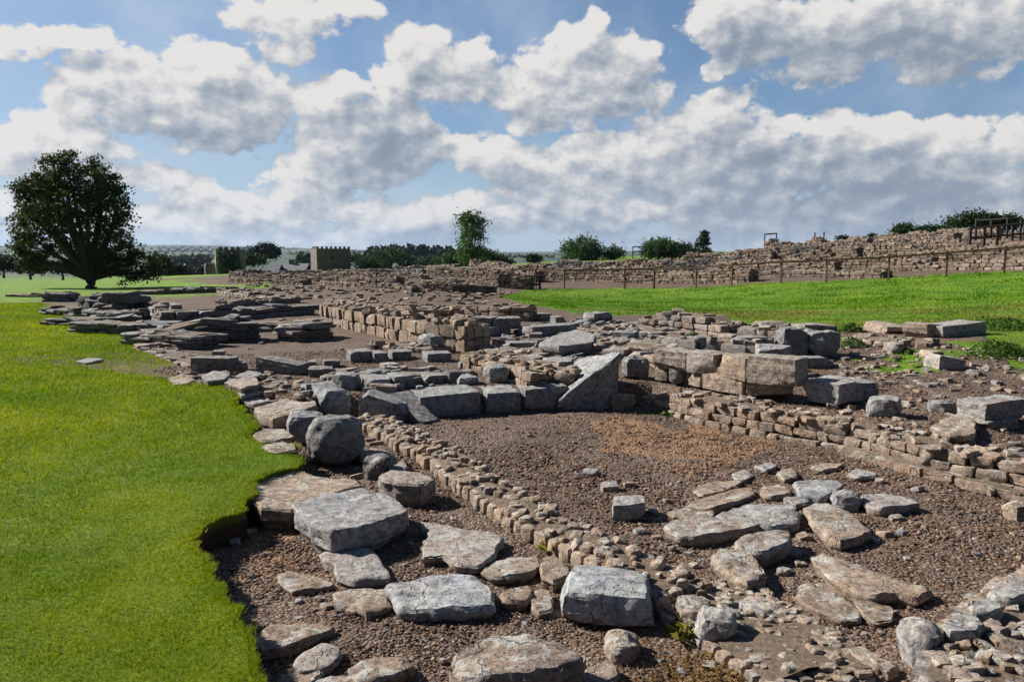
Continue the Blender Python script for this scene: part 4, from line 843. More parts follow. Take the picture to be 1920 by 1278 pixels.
for px, py, w_ in [(1180,912,24),(1230,895,14),(1060,905,12),(1250,940,16),(1225,962,20),(1200,1000,26),(1230,1010,18),(1260,1030,20),(1290,1040,16),(1300,1062,20),(1238,1050,18),(1485,1040,30),(1505,1010,26),(1500,1060,22),(1470,1075,28),(1520,1080,16),(1690,1000,18),(1720,920,22),(1650,905,20),(1680,975,24),(1700,1050,14),(1800,1000,12),(1830,1040,14),(1640,1015,20),(1660,1005,26),(1760,1070,12),
      (440,1022,26),(470,1000,24),(560,1130,18),(565,1113,14),(600,1125,20),(612,1140,26),(640,1142,30),(660,1150,26),(690,1160,14),(560,1160,14),(700,1180,12),(590,1145,12),(800,1215,10),(830,1200,12),(1010,1150,26),(985,1170,14),(880,1075,16),(760,1060,14),(770,1020,12),(850,975,16),(900,1000,14),(520,985,22),(500,1040,14),(470,1080,16),(1120,1155,20),(830,1240,20),(1240,1240,16),(1280,1262,22),(1330,1250,26),(1560,1250,22),(1500,1210,20),(1450,1230,18),(1620,1190,14),(1400,1170,18),
      (1560,765,20),(1590,775,16),(1700,760,22),(1720,735,14),(1740,725,16),(1760,745,12),(1600,700,16),(1640,690,18),(1660,720,14),(1690,700,14),(1820,700,16),(1870,720,18),(1850,690,12),(1720,800,18),(1700,815,16),(1760,822,20),(1650,810,14),(1820,830,16),(1880,840,20),(1600,805,14),(1545,785,16),(1530,668,14),(1600,668,18),(1620,650,14),(1590,740,14),(1890,690,14),
      (700,706,16),(760,702,14),(820,700,16),(870,698,12),(900,694,14),(640,700,14),(590,718,14),(560,720,18),(540,710,16),(520,722,20),(505,702,16),(530,735,16),(880,740,8),(660,712,12),(490,645,10),(470,655,8),(640,655,8)]:
    cnt += 1; col_ = ('grey', 'tan', 'brown', 'pale grey', 'pale tan', 'dark grey')[cnt % 6]; sz_ = 'small' if w_ >= 18 else 'tiny'
    wh_ = ('on the gravel around the paving patch' if py > 890 and px > 1040 else 'on the gravel left of the cobble wall' if py > 890 else 'on the bare soil right of the ashlar wall' if px > 1500 else 'behind the kerb of the sunken room')
    loose(px, py, w_, cnt, '%s %s loose stone %s' % (sz_, col_, wh_), 'small loose stones ' + wh_)
# gravel
n = 120000; r = np.exp(rng.uniform(math.log(2.6), math.log(13), n)); a = rng.uniform(-.55, .72, n); X = r*np.sin(a); Y = r*np.cos(a)
k = (a > lawn_edge(r)+.004) & (grass_at(X, Y) < .3) & (rng.uniform(0, 1, n) < .15+.85*sstep(fbm(np.stack([X, Y, X*0], -1)*1.5, 3, 55), -.4, .2)); X, Y, r = X[k], Y[k], r[k]; n = len(X)
t_ = (1+5**.5)/2; iv = np.array([[-1,t_,0],[1,t_,0],[-1,-t_,0],[1,-t_,0],[0,-1,t_],[0,1,t_],[0,-1,-t_],[0,1,-t_],[t_,0,-1],[t_,0,1],[-t_,0,-1],[-t_,0,1]])/1.9
fi = np.array([[0,11,5],[0,5,1],[0,1,7],[0,7,10],[0,10,11],[1,5,9],[5,11,4],[11,10,2],[10,7,6],[7,1,8],[3,9,4],[3,4,2],[3,2,6],[3,6,8],[3,8,9],[4,9,5],[2,4,11],[6,2,10],[8,6,7],[9,8,1]])
s = rng.gamma(5, .0010, n)*np.clip((r/4.2), .85, 1.5)+.002; th = rng.uniform(0, 6.28, n); v = iv[None]*(1+rng.uniform(-.25, .25, (n, 12, 3)))*s[:, None, None]*np.array([1.25, .85, .62])
cs, sn = np.cos(th)[:, None], np.sin(th)[:, None]; v = np.stack([v[..., 0]*cs-v[..., 1]*sn, v[..., 0]*sn+v[..., 1]*cs, v[..., 2]], -1)+np.stack([X, Y, H(X, Y)+s*.25], -1)[:, None]
u = rng.uniform(0, 1, n)[:, None]; c = np.where(u < .82, np.array([.165, .108, .078]), np.where(u < .92, np.array([.20, .195, .19]), np.array([.33, .24, .17])))*rng.uniform(.4, 1.35, n)[:, None]
rr_ = rust_at(X, Y)[:, None]; c = c*(1-rr_*.4)+np.array([.34, .20, .11])*rr_*.4*rng.uniform(.4, 1.3, n)[:, None]
o = mesh('gravel', v.reshape(-1, 3), (fi[None]+(np.arange(n)*12)[:, None, None]).reshape(-1, 3), PEB, attrs={'tone': np.repeat(c, 12, 0)}); tag(o, 'brown gravel spread over the floors of the ruined rooms', 'gravel', kind='stuff')
# dry straw and tufts
def tuft(name, label, pts, nb, hgt, col, spread=.05):
    rg = np.random.default_rng(int(pts[0][0])); Vv, Cc = [], []
    for px, py in pts:
        c = G(px, py); n = nb; x = c[0]+rg.normal(size=n)*spread; y = c[1]+rg.normal(size=n)*spread; z = H(x, y); a = rg.uniform(0, 6.28, n); h = rg.uniform(.4, 1, n)*hgt; w = .0018; le = rg.uniform(.2, 1.2, n); b = rg.uniform(0, 6.28, n)
        base = np.stack([x, y, z], -1); dx = np.stack([np.cos(a), np.sin(a), a*0], -1)*w/2
        mid = base+np.stack([np.cos(b)*h*le*.35, np.sin(b)*h*le*.35, h*.6], -1); tip = base+np.stack([np.cos(b)*h*le, np.sin(b)*h*le, h*rg.uniform(.5, 1, n)], -1)
        Vv.append(np.stack([base-dx, base+dx, mid+dx*.8, tip], 1).reshape(-1, 3)); Cc.append(np.repeat(np.array(col)*rg.uniform(.6, 1.3, n)[:, None], 4, 0))
    V = np.concatenate(Vv); o = mesh(name, V, np.arange(len(V)).reshape(-1, 4), BLADE, attrs={'tone': np.concatenate(Cc)}); return o
tag(tuft('dry_grass', '', [(1210,1262),(1250,1250),(1290,1268),(1340,1262),(1390,1272),(1440,1266),(1270,1285),(1320,1290),(1400,1295),(1370,1240)], 110, .04, (.27,.18,.07), .09), 'dry orange straw grass at the bottom edge below the pointed stone', 'dry grass', kind='stuff')
for p, l in (((1000,1003), 'yellow-green grass tuft at the foot of the cobble wall right of the notched slab'), ((1040,1030), 'thin grass tuft at the foot of the cobble wall above the five-sided stone'), ((1290,1190), 'small grass tuft beside the half buried brown rock')):
    o = tuft('grass_tuft', l, [p], 70, .10, (.22,.22,.04), .035); tag(o, l, 'grass tuft')
# ------------------------------------------------------------------ walls of the middle ground
def WD(pts): return [PD(p, d) for p, d in pts]
mid = [  # label, photo foot line, height, width, course, stone length, tint, val, dz
 ('long diagonal ashlar-faced wall of tan stones running back left from the centre', [(600,606),(660,620),(730,636),(800,650),(872,660)], [.40,.42,.44,.46,.46], .55, .21, .22, (.75,1), (.9,1.15)),
 ('low tan rubble wall behind the long diagonal wall, left stretch', [(610,572),(680,580),(760,588),(850,592)], .22, .5, .1, .25, (.7,1), (.75,1.1)),
 ('rubble wall with crumbled stones left of the right bank', [(770,598),(860,596),(940,602),(985,603)], .30, .6, .11, .25, (.7,1), (.75,1.1)),
 ('small tan wall behind the round grey boulder', [(862,690),(900,700),(950,712),(985,728)], .20, .4, .10, .17, (.75,1), (.85,1.1)),
 ('tan footing wall right of the round grey boulder', [(958,705),(1000,718),(1050,728),(1075,738)], .2, .45, .1, .2, (.75,1), (.9,1.15)),
 ('small stepped rubble wall below the right bank', [(1203,618),(1250,622),(1300,628),(1345,634)], [.3,.5,.42,.25], .6, .12, .28, (.4,.9), (.85,1.1)),
 ('rough stone spread below the pyramid-shaped rock', [(1090,622),(1150,628),(1210,630)], .14, .9, .09, .3, (.4,.9), (.85,1.1)),
 ('flat paved wall top of tan slabs behind the great tilted slab', [(1050,664),(1120,668),(1180,676),(1225,690)], .16, 1.0, .08, .34, (.5,.95), (.9,1.15)),
 ('rubble wall behind the ashlar blocks', [(1230,660),(1290,668),(1350,674),(1420,682)], .30, .5, .13, .28, (.3,.8), (.8,1.1)),
 ('rubble wall below the bank between dark blocks', [(1385,640),(1440,645),(1500,650)], .25, .5, .12, .28, (.4,.9), (.8,1.1)),
 ('broken stones along the foot of the bank at the right', [(1580,640),(1660,650),(1740,652)], .10, .5, .09, .22, (.5,1), (.8,1.1)),
 ('low wall of mixed stones between the kerb and the diagonal wall end', [(690,655),(760,660),(800,664)], .14, .6, .1, .22, (.5,1), (.85,1.1)),
 ('paved strip of flat stones left of the very long dark block', [(890,672),(950,676),(1010,672),(1060,665)], .12, .9, .08, .34, (.4,.95), (.9,1.15)),
 ('flat stone spread right of the long dark block', [(1090,646),(1140,656),(1200,662)], .12, .8, .08, .36, (.3,.8), (.9,1.15)),
]
dark = [
 ('dark stacked-slab wall stepping down beside the lawn, nearest', [(228,648),(290,652),(345,656)], .30, .9, .07, .45, (0,.45), (.55,1.0)),
 ('low stone edge beside the lawn above the paving', [(250,655),(300,672),(350,690)], .12, .5, .07, .22, (.5,.95), (.8,1.1)),
 ('dark flat-slab wall left of the gravel room, high stretch', [(318,646),(380,642),(430,643),(482,640)], [.35,.5,.62,.45], .9, .075, .5, (.05,.5), (.4,.85)),
 ('flat-slab wall stub at the right of the gravel room', [(520,640),(575,640),(622,634)], .42, .8, .08, .5, (.2,.7), (.6,1.0)),
 ('dark slab wall from the lawn to the long kerb', [(132,626),(180,628),(235,630),(300,630)], .35, .9, .07, .55, (0,.4), (.5,.95)),
 ('second dark slab wall up from the lawn edge', [(80,612),(140,614),(205,616),(262,614)], .30, .9, .07, .55, (0,.4), (.5,.95)),
 ('long stone kerb wall in front of the far gravel room', [(300,604),(380,602),(470,598),(545,592),(590,590)], [.25,.35,.35,.45,.3], .6, .16, .7, (0,.4), (.5,.95)),
 ('reddish slab wall between the two gravel rooms', [(360,622),(440,620),(520,618),(600,612)], .20, .8, .08, .45, (.5,1), (.7,1.0)),
 ('square dark wall stub with big end block beside the lawn', [(200,594),(235,596),(268,592)], .75, .9, .22, .6, (0,.35), (.4,.8)),
 ('dark block wall left of the square wall stub', [(145,584),(180,586),(210,588)], .5, .8, .18, .6, (0,.35), (.4,.8)),
 ('pale-topped wall right of the square wall stub', [(268,590),(285,600),(300,608)], .5, .6, .12, .35, (.2,.6), (.8,1.1)),
 ('low dark stone line on the lawn left of the big tree', [(80,566),(110,566),(150,565)], .42, .8, .12, .35, (.15,.5), (.6,1.0)),
 ('low dark stone line on the lawn right of the big tree', [(190,562),(230,560),(262,556)], .3, .8, .12, .4, (.15,.5), (.7,1.0)),
 ('outlying tan stone kerb on the lawn at the far left', [(12,556),(45,557),(72,557)], .16, .8, .12, .5, (.7,1), (.8,1.0)),
 ('dark stepped edge of slabs nearest the lawn, upper', [(75,590),(120,594),(190,598),(235,600)], .26, .8, .08, .5, (0,.4), (.5,.95)),
 ('dark low wall at the back of the far gravel room', [(265,553),(310,552),(370,550),(405,548)], .3, .8, .12, .5, (.15,.5), (.6,1.0)),
 ('pale low wall right of the back of the far gravel room', [(405,552),(450,560),(480,572)], .35, .8, .12, .35, (.3,.9), (.85,1.1)),
 ('crumbled light wall between far gravel room and rubble field', [(440,575),(500,572),(560,568)], .25, .8, .12, .35, (.3,.9), (.85,1.1)),
]
for i, (lab, pp, h, w, co, sl, ti, va) in enumerate(mid): wall(lab, W(pp), h, w, co, sl, n=4 if i in (0, 3, 4, 7, 8) else 3, tint=ti, val=va, seed=20+i, cat='wall', rnd=.15 if i == 0 else .22, prof=.05 if i == 0 else .3)
for i, (lab, pp, h, w, co, sl, ti, va) in enumerate(dark): wall(lab, W(pp), [q*.78 for q in h] if isinstance(h, list) else h*.78, w, co*.82, sl, n=3, tint=ti, val=va, seed=60+i, cat='wall', rnd=.12, prof=.2)
back = [
 ('low tan wall crossing the far rubble field, front row left', [(600,38),(640,36.5),(700,35),(770,34)], .35, .6),
 ('low tan wall crossing the far rubble field, front row right', [(790,35),(850,35),(930,36)], .45, .6),
 ('pale-stone wall stub in the far rubble field near the fence end', [(815,38),(850,38),(880,38)], .6, .6),
 ('tan wall in the far rubble field, second row left', [(430,42),(500,41),(560,40)], .35, .7),
 ('tan wall in the far rubble field, second row centre', [(560,44),(640,43),(740,42)], .35, .7),
 ('tan wall in the far rubble field, second row right', [(880,44),(930,43),(990,43)], .9, .7),
 ('tan wall in the far rubble field, third row left', [(430,50),(500,49),(600,48)], .4, .8),
 ('tan wall in the far rubble field, third row centre', [(600,51),(700,50),(790,49)], .35, .8),
 ('tan wall in the far rubble field, third row right', [(800,50),(880,49),(960,48)], .6, .8),
 ('grey crest wall on the rise before the ivy tower', [(445,56),(490,57),(540,58)], .45, .8),
 ('tan crest wall on the rise before the square tower', [(540,60),(620,60),(700,59)], .3, .8),
 ('dark-capped wall near the lawn strip in the distance', [(700,56),(740,56),(790,55)], .35, .8),
 ('tan crest wall beyond the lawn strip', [(740,72),(800,72),(850,70)], .5, .8),
 ('high tan wall behind the left end of the rail fence', [(880,52),(940,50),(1000,48)], 1.0, .8),
 ('long high tan wall directly behind the rail fence', [(985,48),(1058,46.6),(1130,45.2),(1226,43.2),(1304,41.4),(1400,39.6)], [.9,1.1,1.15,1.15,1.05,.8], .9),
 ('lower tan wall behind the right half of the rail fence', [(1400,39.5),(1470,39),(1550,38),(1650,37)], .42, .8),
 ('whitish rubble row at the top of the lawn behind the fence', [(1640,36.5),(1730,36),(1830,35),(1930,34)], .5, .9),
 ('grey crest wall above the long high wall, left', [(1040,56),(1080,56),(1130,56)], .75, .8),
 ('tan wall rising behind the long high wall, left', [(1130,52),(1200,52),(1290,51)], .8, .8),
 ('tan wall rising behind the long high wall, right', [(1260,50),(1340,50),(1440,49)], 1.1, .8),
 ('broad tan wall in the middle of the right hill', [(1400,47),(1500,46),(1600,45)], 1.0, .8),
 ('tan wall in the right hill below the timber frame', [(1590,44),(1700,43),(1800,42),(1930,41)], .9, .9),
 ('upper tan wall of the right hill, left', [(1300,57),(1380,57),(1450,57)], .9, .8),
 ('upper tan wall of the right hill, centre', [(1430,56),(1520,55),(1620,54)], 1.25, .8),
 ('upper tan wall of the right hill under the far trees', [(1600,53),(1680,52),(1780,51)], 1.3, .9),
 ('upper tan wall of the right hill behind the timber frame', [(1760,50),(1850,49),(1940,48)], 1.1, .9),
 ('topmost wall on the skyline of the right hill, left', [(1500,63),(1570,62),(1660,61)], 1.2, .9),
 ('topmost wall on the skyline of the right hill, right', [(1650,60),(1760,59),(1860,58)], 1.3, .9),
 ('square tan pillar of masonry on the skyline beside a handrail', [(1438,60),(1460,60),(1480,60)], 1.3, .9),
 ('narrow terrace wall on the right hill just above the fence rail', [(1330,45),(1450,44),(1560,43)], .7, .8),
 ('short terrace wall on the right hill left of the dark stack', [(1240,48),(1320,48),(1400,48)], .8, .8),
 ('long terrace wall on the right hill below the platform', [(1640,48),(1760,47),(1900,46)], .9, .8),
 ('broken terrace wall high on the right hill', [(1540,58),(1640,57),(1740,56)], 1.0, .8),
 ('low terrace wall at the right end of the hill', [(1720,40),(1820,39.5),(1930,39)], .7, .8),
 ('low terrace wall behind the whitish rubble row', [(1560,41),(1640,40.5),(1740,40)], .6, .8),
 ('dark stone stack high on the right hill', [(1480,54),(1500,54),(1520,54)], 1.2, .9),
]
for i, (lab, pp, h, w) in enumerate(back):
    tq = .65 if i >= 13 else .5; xs_ = [(p-CX)/F*d for p, d in pp]; xm = sum(xs_)/len(xs_); pp = [(p, d-(x-xm)*tq*(1 if i != 14 else .28)) for (p, d), x in zip(pp, xs_)]
    wall(lab, WD(pp), h, w, course=.13 if i < 14 else .15, sl=.3, n=2, tint=(.1,.5) if ('grey' in lab or 'dark' in lab) else (.65,1), val=tuple(v*(.78, 1.0, 1.12, .88, 1.05)[i % 5] for v in (.5, 1.15)), seed=120+i, cat='wall', prof=.5, rnd=.2)
# rubble fields: countless tumbled stones
def rubble(label, regions, per, seed, tint=(.6,1), size=(.10,.34), cat='rubble'):
    rg = np.random.default_rng(seed); C = []
    for poly, n in regions:
        P = np.array([G(a, b)[:2] for a, b in poly]); lo, hi = P.min(0), P.max(0); q = rg.uniform(lo, hi, (n*6, 2)); q = q[inpoly(q[:, 0], q[:, 1], [tuple(p) for p in P])][:n]; C.append(q)
    C = np.concatenate(C); S = len(C); z = H(C[:, 0], C[:, 1]); s = rg.uniform(*size, S)**1.0; D = np.stack([s, s*rg.uniform(.5, .9, S), s*rg.uniform(.2, .5, S)], -1)
    C = np.c_[C, z+D[:, 2]*.25]
    R_ = rocks(C, D, rg.uniform(0, 6.3, S), per, rg, rnd=.25, jit=.12, noise=.05, facets=4, tilt=rg.normal(size=(S, 2))*.12, tint=rg.uniform(*tint, S), val=rg.uniform(.65, 1.15, S))
    o = rockmesh('rubble', [R_]); tag(o, label, cat, kind='stuff')
rubble('tumbled tan stones spread over the far excavated field', [([(430,560),(470,530),(450,516),(700,508),(880,512),(960,530),(960,552),(900,575),(700,566),(600,562)], 850), ([(600,600),(700,575),(900,585),(985,600),(960,612),(800,600)], 260)], 2, 5)
rubble('tumbled stones between the big blocks in the middle of the ruins', [([(850,700),(900,650),(1000,610),(1150,600),(1300,630),(1500,640),(1520,700),(1250,690),(1150,660),(1080,690),(980,720)], 520), ([(560,740),(640,700),(800,690),(860,715),(760,735),(600,735)], 120)], 4, 6, (0,.85), (.08,.26))
rubble('small stones scattered over the weedy soil at the right', [([(1500,700),(1560,640),(1900,655),(1960,720),(1960,880),(1700,800),(1560,780)], 330)], 4, 7, (.5,1), (.03,.14))
rubble('small stones along the edge of the lawn paving', [([(330,700),(420,690),(560,715),(600,745),(560,800),(470,770),(440,735)], 110), ([(600,800),(700,800),(720,850),(680,900),(640,890)], 30)], 4, 8, (.5,1), (.04,.16))
rubble('tumbled stones over the ruined hill on the right', [([(985,500),(1100,492),(1300,484),(1500,465),(1700,450),(1920,440),(1920,505),(1700,512),(1500,520),(1200,530)], 750)], 2, 9, (.6,1), (.15,.5))

# ------------------------------------------------------------------ rail fence and other timber
fp = [(962,44),(1005,43.2),(1058,42),(1171,40.6),(1226,40),(1304,38.6),(1371,37.4),(1463,36.2),(1548,35.2),(1664,34),(1772,33),(1880,32),(1990,31)]
fx = [PD(p, d) for p, d in fp]; fz = [float(H(*p)) for p in fx]
root = empty('rail_fence', (fx[6][0], fx[6][1], fz[6])); tag(root, 'long brown timber rail fence along the top of the lawn bank', 'fence'); l = tuple(root.location)
for i, (p, z) in enumerate(zip(fx, fz)):
    b_ = Buf(); b_.box((p[0], p[1], z+.52), (.07, .07, 1.12), .1*i); b_.build('post', WOOD, root, loc=l)
for i in range(len(fx)-1):
    p, q = fx[i], fx[i+1]
    for hh in (.98,):
        m_ = ((p[0]+q[0])/2, (p[1]+q[1])/2-.05, (fz[i]+fz[i+1])/2+hh); dx, dy = q-p; L = math.hypot(dx, dy); sl = (fz[i+1]-fz[i])/L; a = math.atan(sl)
        R3 = [[math.cos(a), 0, -math.sin(a)], [0, 1, 0], [math.sin(a), 0, math.cos(a)]]
        Buf().box(m_, (L/math.cos(a)+.02, .04, .085), math.atan2(dy, dx), R3).build('rail', WOOD, root, loc=l)
bw = Buf()
for i in range(len(fx)-1):
    for hh in (.25, .5, .75): bw.bar((fx[i][0], fx[i][1]-.04, fz[i]+hh), (fx[i+1][0], fx[i+1][1]-.04, fz[i+1]+hh), .004, 4)
bw.build('fence_wire', STEEL, root, loc=l)
def posts_rails(name, label, cat, pts, h, rails, mat, w=.09, group=None, rw=.05):
    P = [PD(*p) for p in pts]; Zs = [float(H(*p)) for p in P]; r = empty(name, (P[0][0], P[0][1], Zs[0])); tag(r, label, cat, group); l = tuple(r.location)
    for p, z in zip(P, Zs): Buf().box((p[0], p[1], z+h/2), (w, w, h)).build('post', mat, r, loc=l)
    for i in range(len(P)-1):
        for hh in rails: 
            b_ = Buf(); b_.bar((P[i][0], P[i][1]-.06, Zs[i]+hh), (P[i+1][0], P[i+1][1]-.06, Zs[i+1]+hh), rw, 4); b_.build('rail', mat, r, loc=l)
    return r
posts_rails('viewing_platform', 'dark heavy timber viewing frame on the hill at the right edge', 'viewing platform', [(1812,44),(1838,44),(1862,44),(1890,44),(1912,44),(1935,44)], 1.5, (.9, 1.45), DKWOOD, .12, rw=.06)
posts_rails('timber_railing', 'dark timber railing rising behind the viewing frame', 'railing', [(1822,49),(1850,48),(1880,47),(1905,47)], 1.8, (1.75,), DKWOOD, .10, rw=.05)
posts_rails('handrail', 'thin dark metal handrail on the skyline beside the masonry pillar', 'handrail', [(1430,62),(1452,62)], 1.75, (1.7,), STEEL, .07)
posts_rails('handrail', 'low dark handrail on the skyline between the two round trees', 'handrail', [(1185,70),(1203,70),(1232,70)], 1.35, (1.3, .9), STEEL, .07)
posts_rails('timber_gate', 'small timber gate at the left end of the rail fence', 'gate', [(985,42.5),(1012,42.5)], .75, (.25, .7), DKWOOD, .12)
posts_rails('marker_post', 'pair of short dark posts on the skyline of the right hill', 'posts', [(1523,64),(1540,64)], 1.6, (), DKWOOD, .08)

# ------------------------------------------------------------------ towers and houses
def at_tower(px, d, zoff=0.0): p = PD(px, d); return p
# square battlemented stone tower
d0 = 120.0; xL, xR = 583, 655; pL = PD(596, d0); zb = -1.2
root = empty('square_tower', (pL[0], pL[1], zb)); tag(root, 'square battlemented stone tower with a pale narrow left side', 'tower')
yaw = math.radians(-10)
fw = 63*d0/F; sw = 4.4; Ht = HC+(476-466)*d0/F-zb
def tf(u, v): # u along the front, v back
    return (pL[0]+u*math.cos(.45)-v*math.sin(.45), pL[1]+u*math.sin(.45)+v*math.cos(.45))
def prism(b_, c4, z0, z1):
    v = [(x, y, z0) for x, y in c4]+[(x, y, z1) for x, y in c4]; b_.add(v, [[0,3,2,1],[4,5,6,7],[0,1,5,4],[1,2,6,5],[2,3,7,6],[3,0,4,7]])
rl = tuple(root.location); b_ = Buf(); prism(b_, [tf(0,0),tf(fw,0),tf(fw,sw),tf(0,sw)], zb-3, zb+Ht); b_.build('wall', TSTONE, root, loc=rl)
for k in range(8):
    u0 = k*fw/7.5; u1 = u0+fw/15
    b_ = Buf(); prism(b_, [tf(u0,-.004),tf(u1,-.004),tf(u1,.35),tf(u0,.35)], zb+Ht, zb+Ht+.32); b_.build('merlon', TSTONE, root, loc=rl)
for k in range(4):
    v0 = .6+k*.75
    b_ = Buf(); prism(b_, [tf(-.004,v0),tf(.35,v0),tf(.35,v0+.4),tf(-.004,v0+.4)], zb+Ht, zb+Ht+.32); b_.build('merlon', TSTONE, root, loc=rl)
b_ = Buf(); prism(b_, [tf(fw*.42,-.03),tf(fw*.48,-.03),tf(fw*.48,.1),tf(fw*.42,.1)], zb+Ht*.55, zb+Ht*.7); b_.build('window', GLASS, root, loc=rl)
# ivy grown tower with a pale stone corner
d1 = 105.0; q = PD(412, d1); zb1 = -2.0; root = empty('ivy_tower', (q[0], q[1], zb1)); tag(root, 'ruined tower with dark ivy front and bright stone corner beside a low wall', 'tower'); rl = tuple(root.location)
H1 = HC+(476-468)*d1/F-zb1; w1 = 40*d1/F
def prism_at(px0, px1, d, z0, z1, dep, name, mat, root, skew=.5):
    a = PD(px0, d); c = PD(px1, d); b_ = Buf(); prism(b_, [(a[0],a[1]),(c[0],c[1]),(c[0]-skew*.4,c[1]+dep),(a[0]-skew,a[1]+dep)], z0, z1); return b_.build(name, mat, root, loc=tuple(root.location))
prism_at(410, 452, d1, zb1-2, zb1+H1, 3.0, 'wall', TSTONE, root); prism_at(407, 412, d1-.05, zb1-2, zb1+H1+.15, 1.2, 'corner_pier', RENDERW, root)
for px in (414, 424, 436, 446): prism_at(px, px+5, d1, zb1+H1, zb1+H1+.35, .5, 'merlon', TSTONE, root, 0)
root = empty('battlemented_wall', (*PD(396, d1+1), zb1)); tag(root, 'low pale battlemented wall left of the ivy tower', 'wall')
prism_at(387, 406, d1+.8, zb1-2, HC-28*d1/F+.3, 1.0, 'wall', TSTONE, root)
for px in (388, 394, 400): prism_at(px, px+3, d1+.8, HC-28*d1/F+.3, HC-28*d1/F+.75, 1.0, 'merlon', TSTONE, root)
def house(label, px0, px1, d, zbase, wallh, roofh, dep, name='farmhouse', chimneys=(), wm=None, cat='house', wins=()):
    a = PD(px0, d); c = PD(px1, d); r = empty(name, (a[0], a[1], zbase)); tag(r, label, cat); l = tuple(r.location)
    b_ = Buf(); prism(b_, [(a[0],a[1]),(c[0],a[1]),(c[0],a[1]+dep),(a[0],a[1]+dep)], zbase-2, zbase+wallh); b_.build('wall', wm or TSTONE, r, loc=l)
    o_ = .25; z0 = zbase+wallh-.05; z1 = z0+roofh; v = [(a[0]-o_,a[1]-o_,z0),(c[0]+o_,a[1]-o_,z0),(c[0]+o_,a[1]+dep+o_,z0),(a[0]-o_,a[1]+dep+o_,z0),(a[0]-o_,a[1]+dep/2,z1),(c[0]+o_,a[1]+dep/2,z1)]
    b_ = Buf(); b_.add(v, [[0,1,5,4],[2,3,4,5],[0,3,2,1]]); rf = b_.build('roof', SLATE, r, loc=l)
    g_ = Buf(); g_.add([(a[0]+.002,a[1],z0),(a[0]+.002,a[1]+dep,z0),(a[0]+.002,a[1]+dep/2,z1-.1),(a[0]+.002,a[1]+dep/2,z1-.1)], [[0,1,2,3]]); g_.build('gable', wm or TSTONE, r, loc=l)
    for p in chimneys: cc = PD(p, d); b2 = Buf(); b2.box((cc[0], a[1]+dep/2, z1+.15), (.8, .6, 1.2)); x = b2.build('chimney', TSTONE, rf, loc=l)
    for p in wins: cc = PD(p, d); b2 = Buf(); b2.box((cc[0], a[1]-.01, zbase+wallh*.55), (.8, .1, .8)); b2.build('window', GLASS, r, loc=l)
house('long low slate-roofed farmhouse between the two towers', 520, 572, 150, -3.2, 1.9, 1.3, 6, chimneys=(540,), wins=(526,536,546,558,566))
house('pale-gabled small house at the left end of the farmhouse', 503, 522, 148, -3.2, 1.8, 1.3, 4, wm=RENDERW, name='cottage', wins=(510,))
house('stone barn with a sloping roof just right of the square tower', 650, 672, 140, -2.6, 1.3, 1.6, 6, name='barn', cat='barn', wins=(662,))
house('pale barn half hidden under the trees right of the stone barn', 738, 770, 190, -3.6, 2.2, 1.6, 6, name='barn', cat='barn', wins=(748,760))

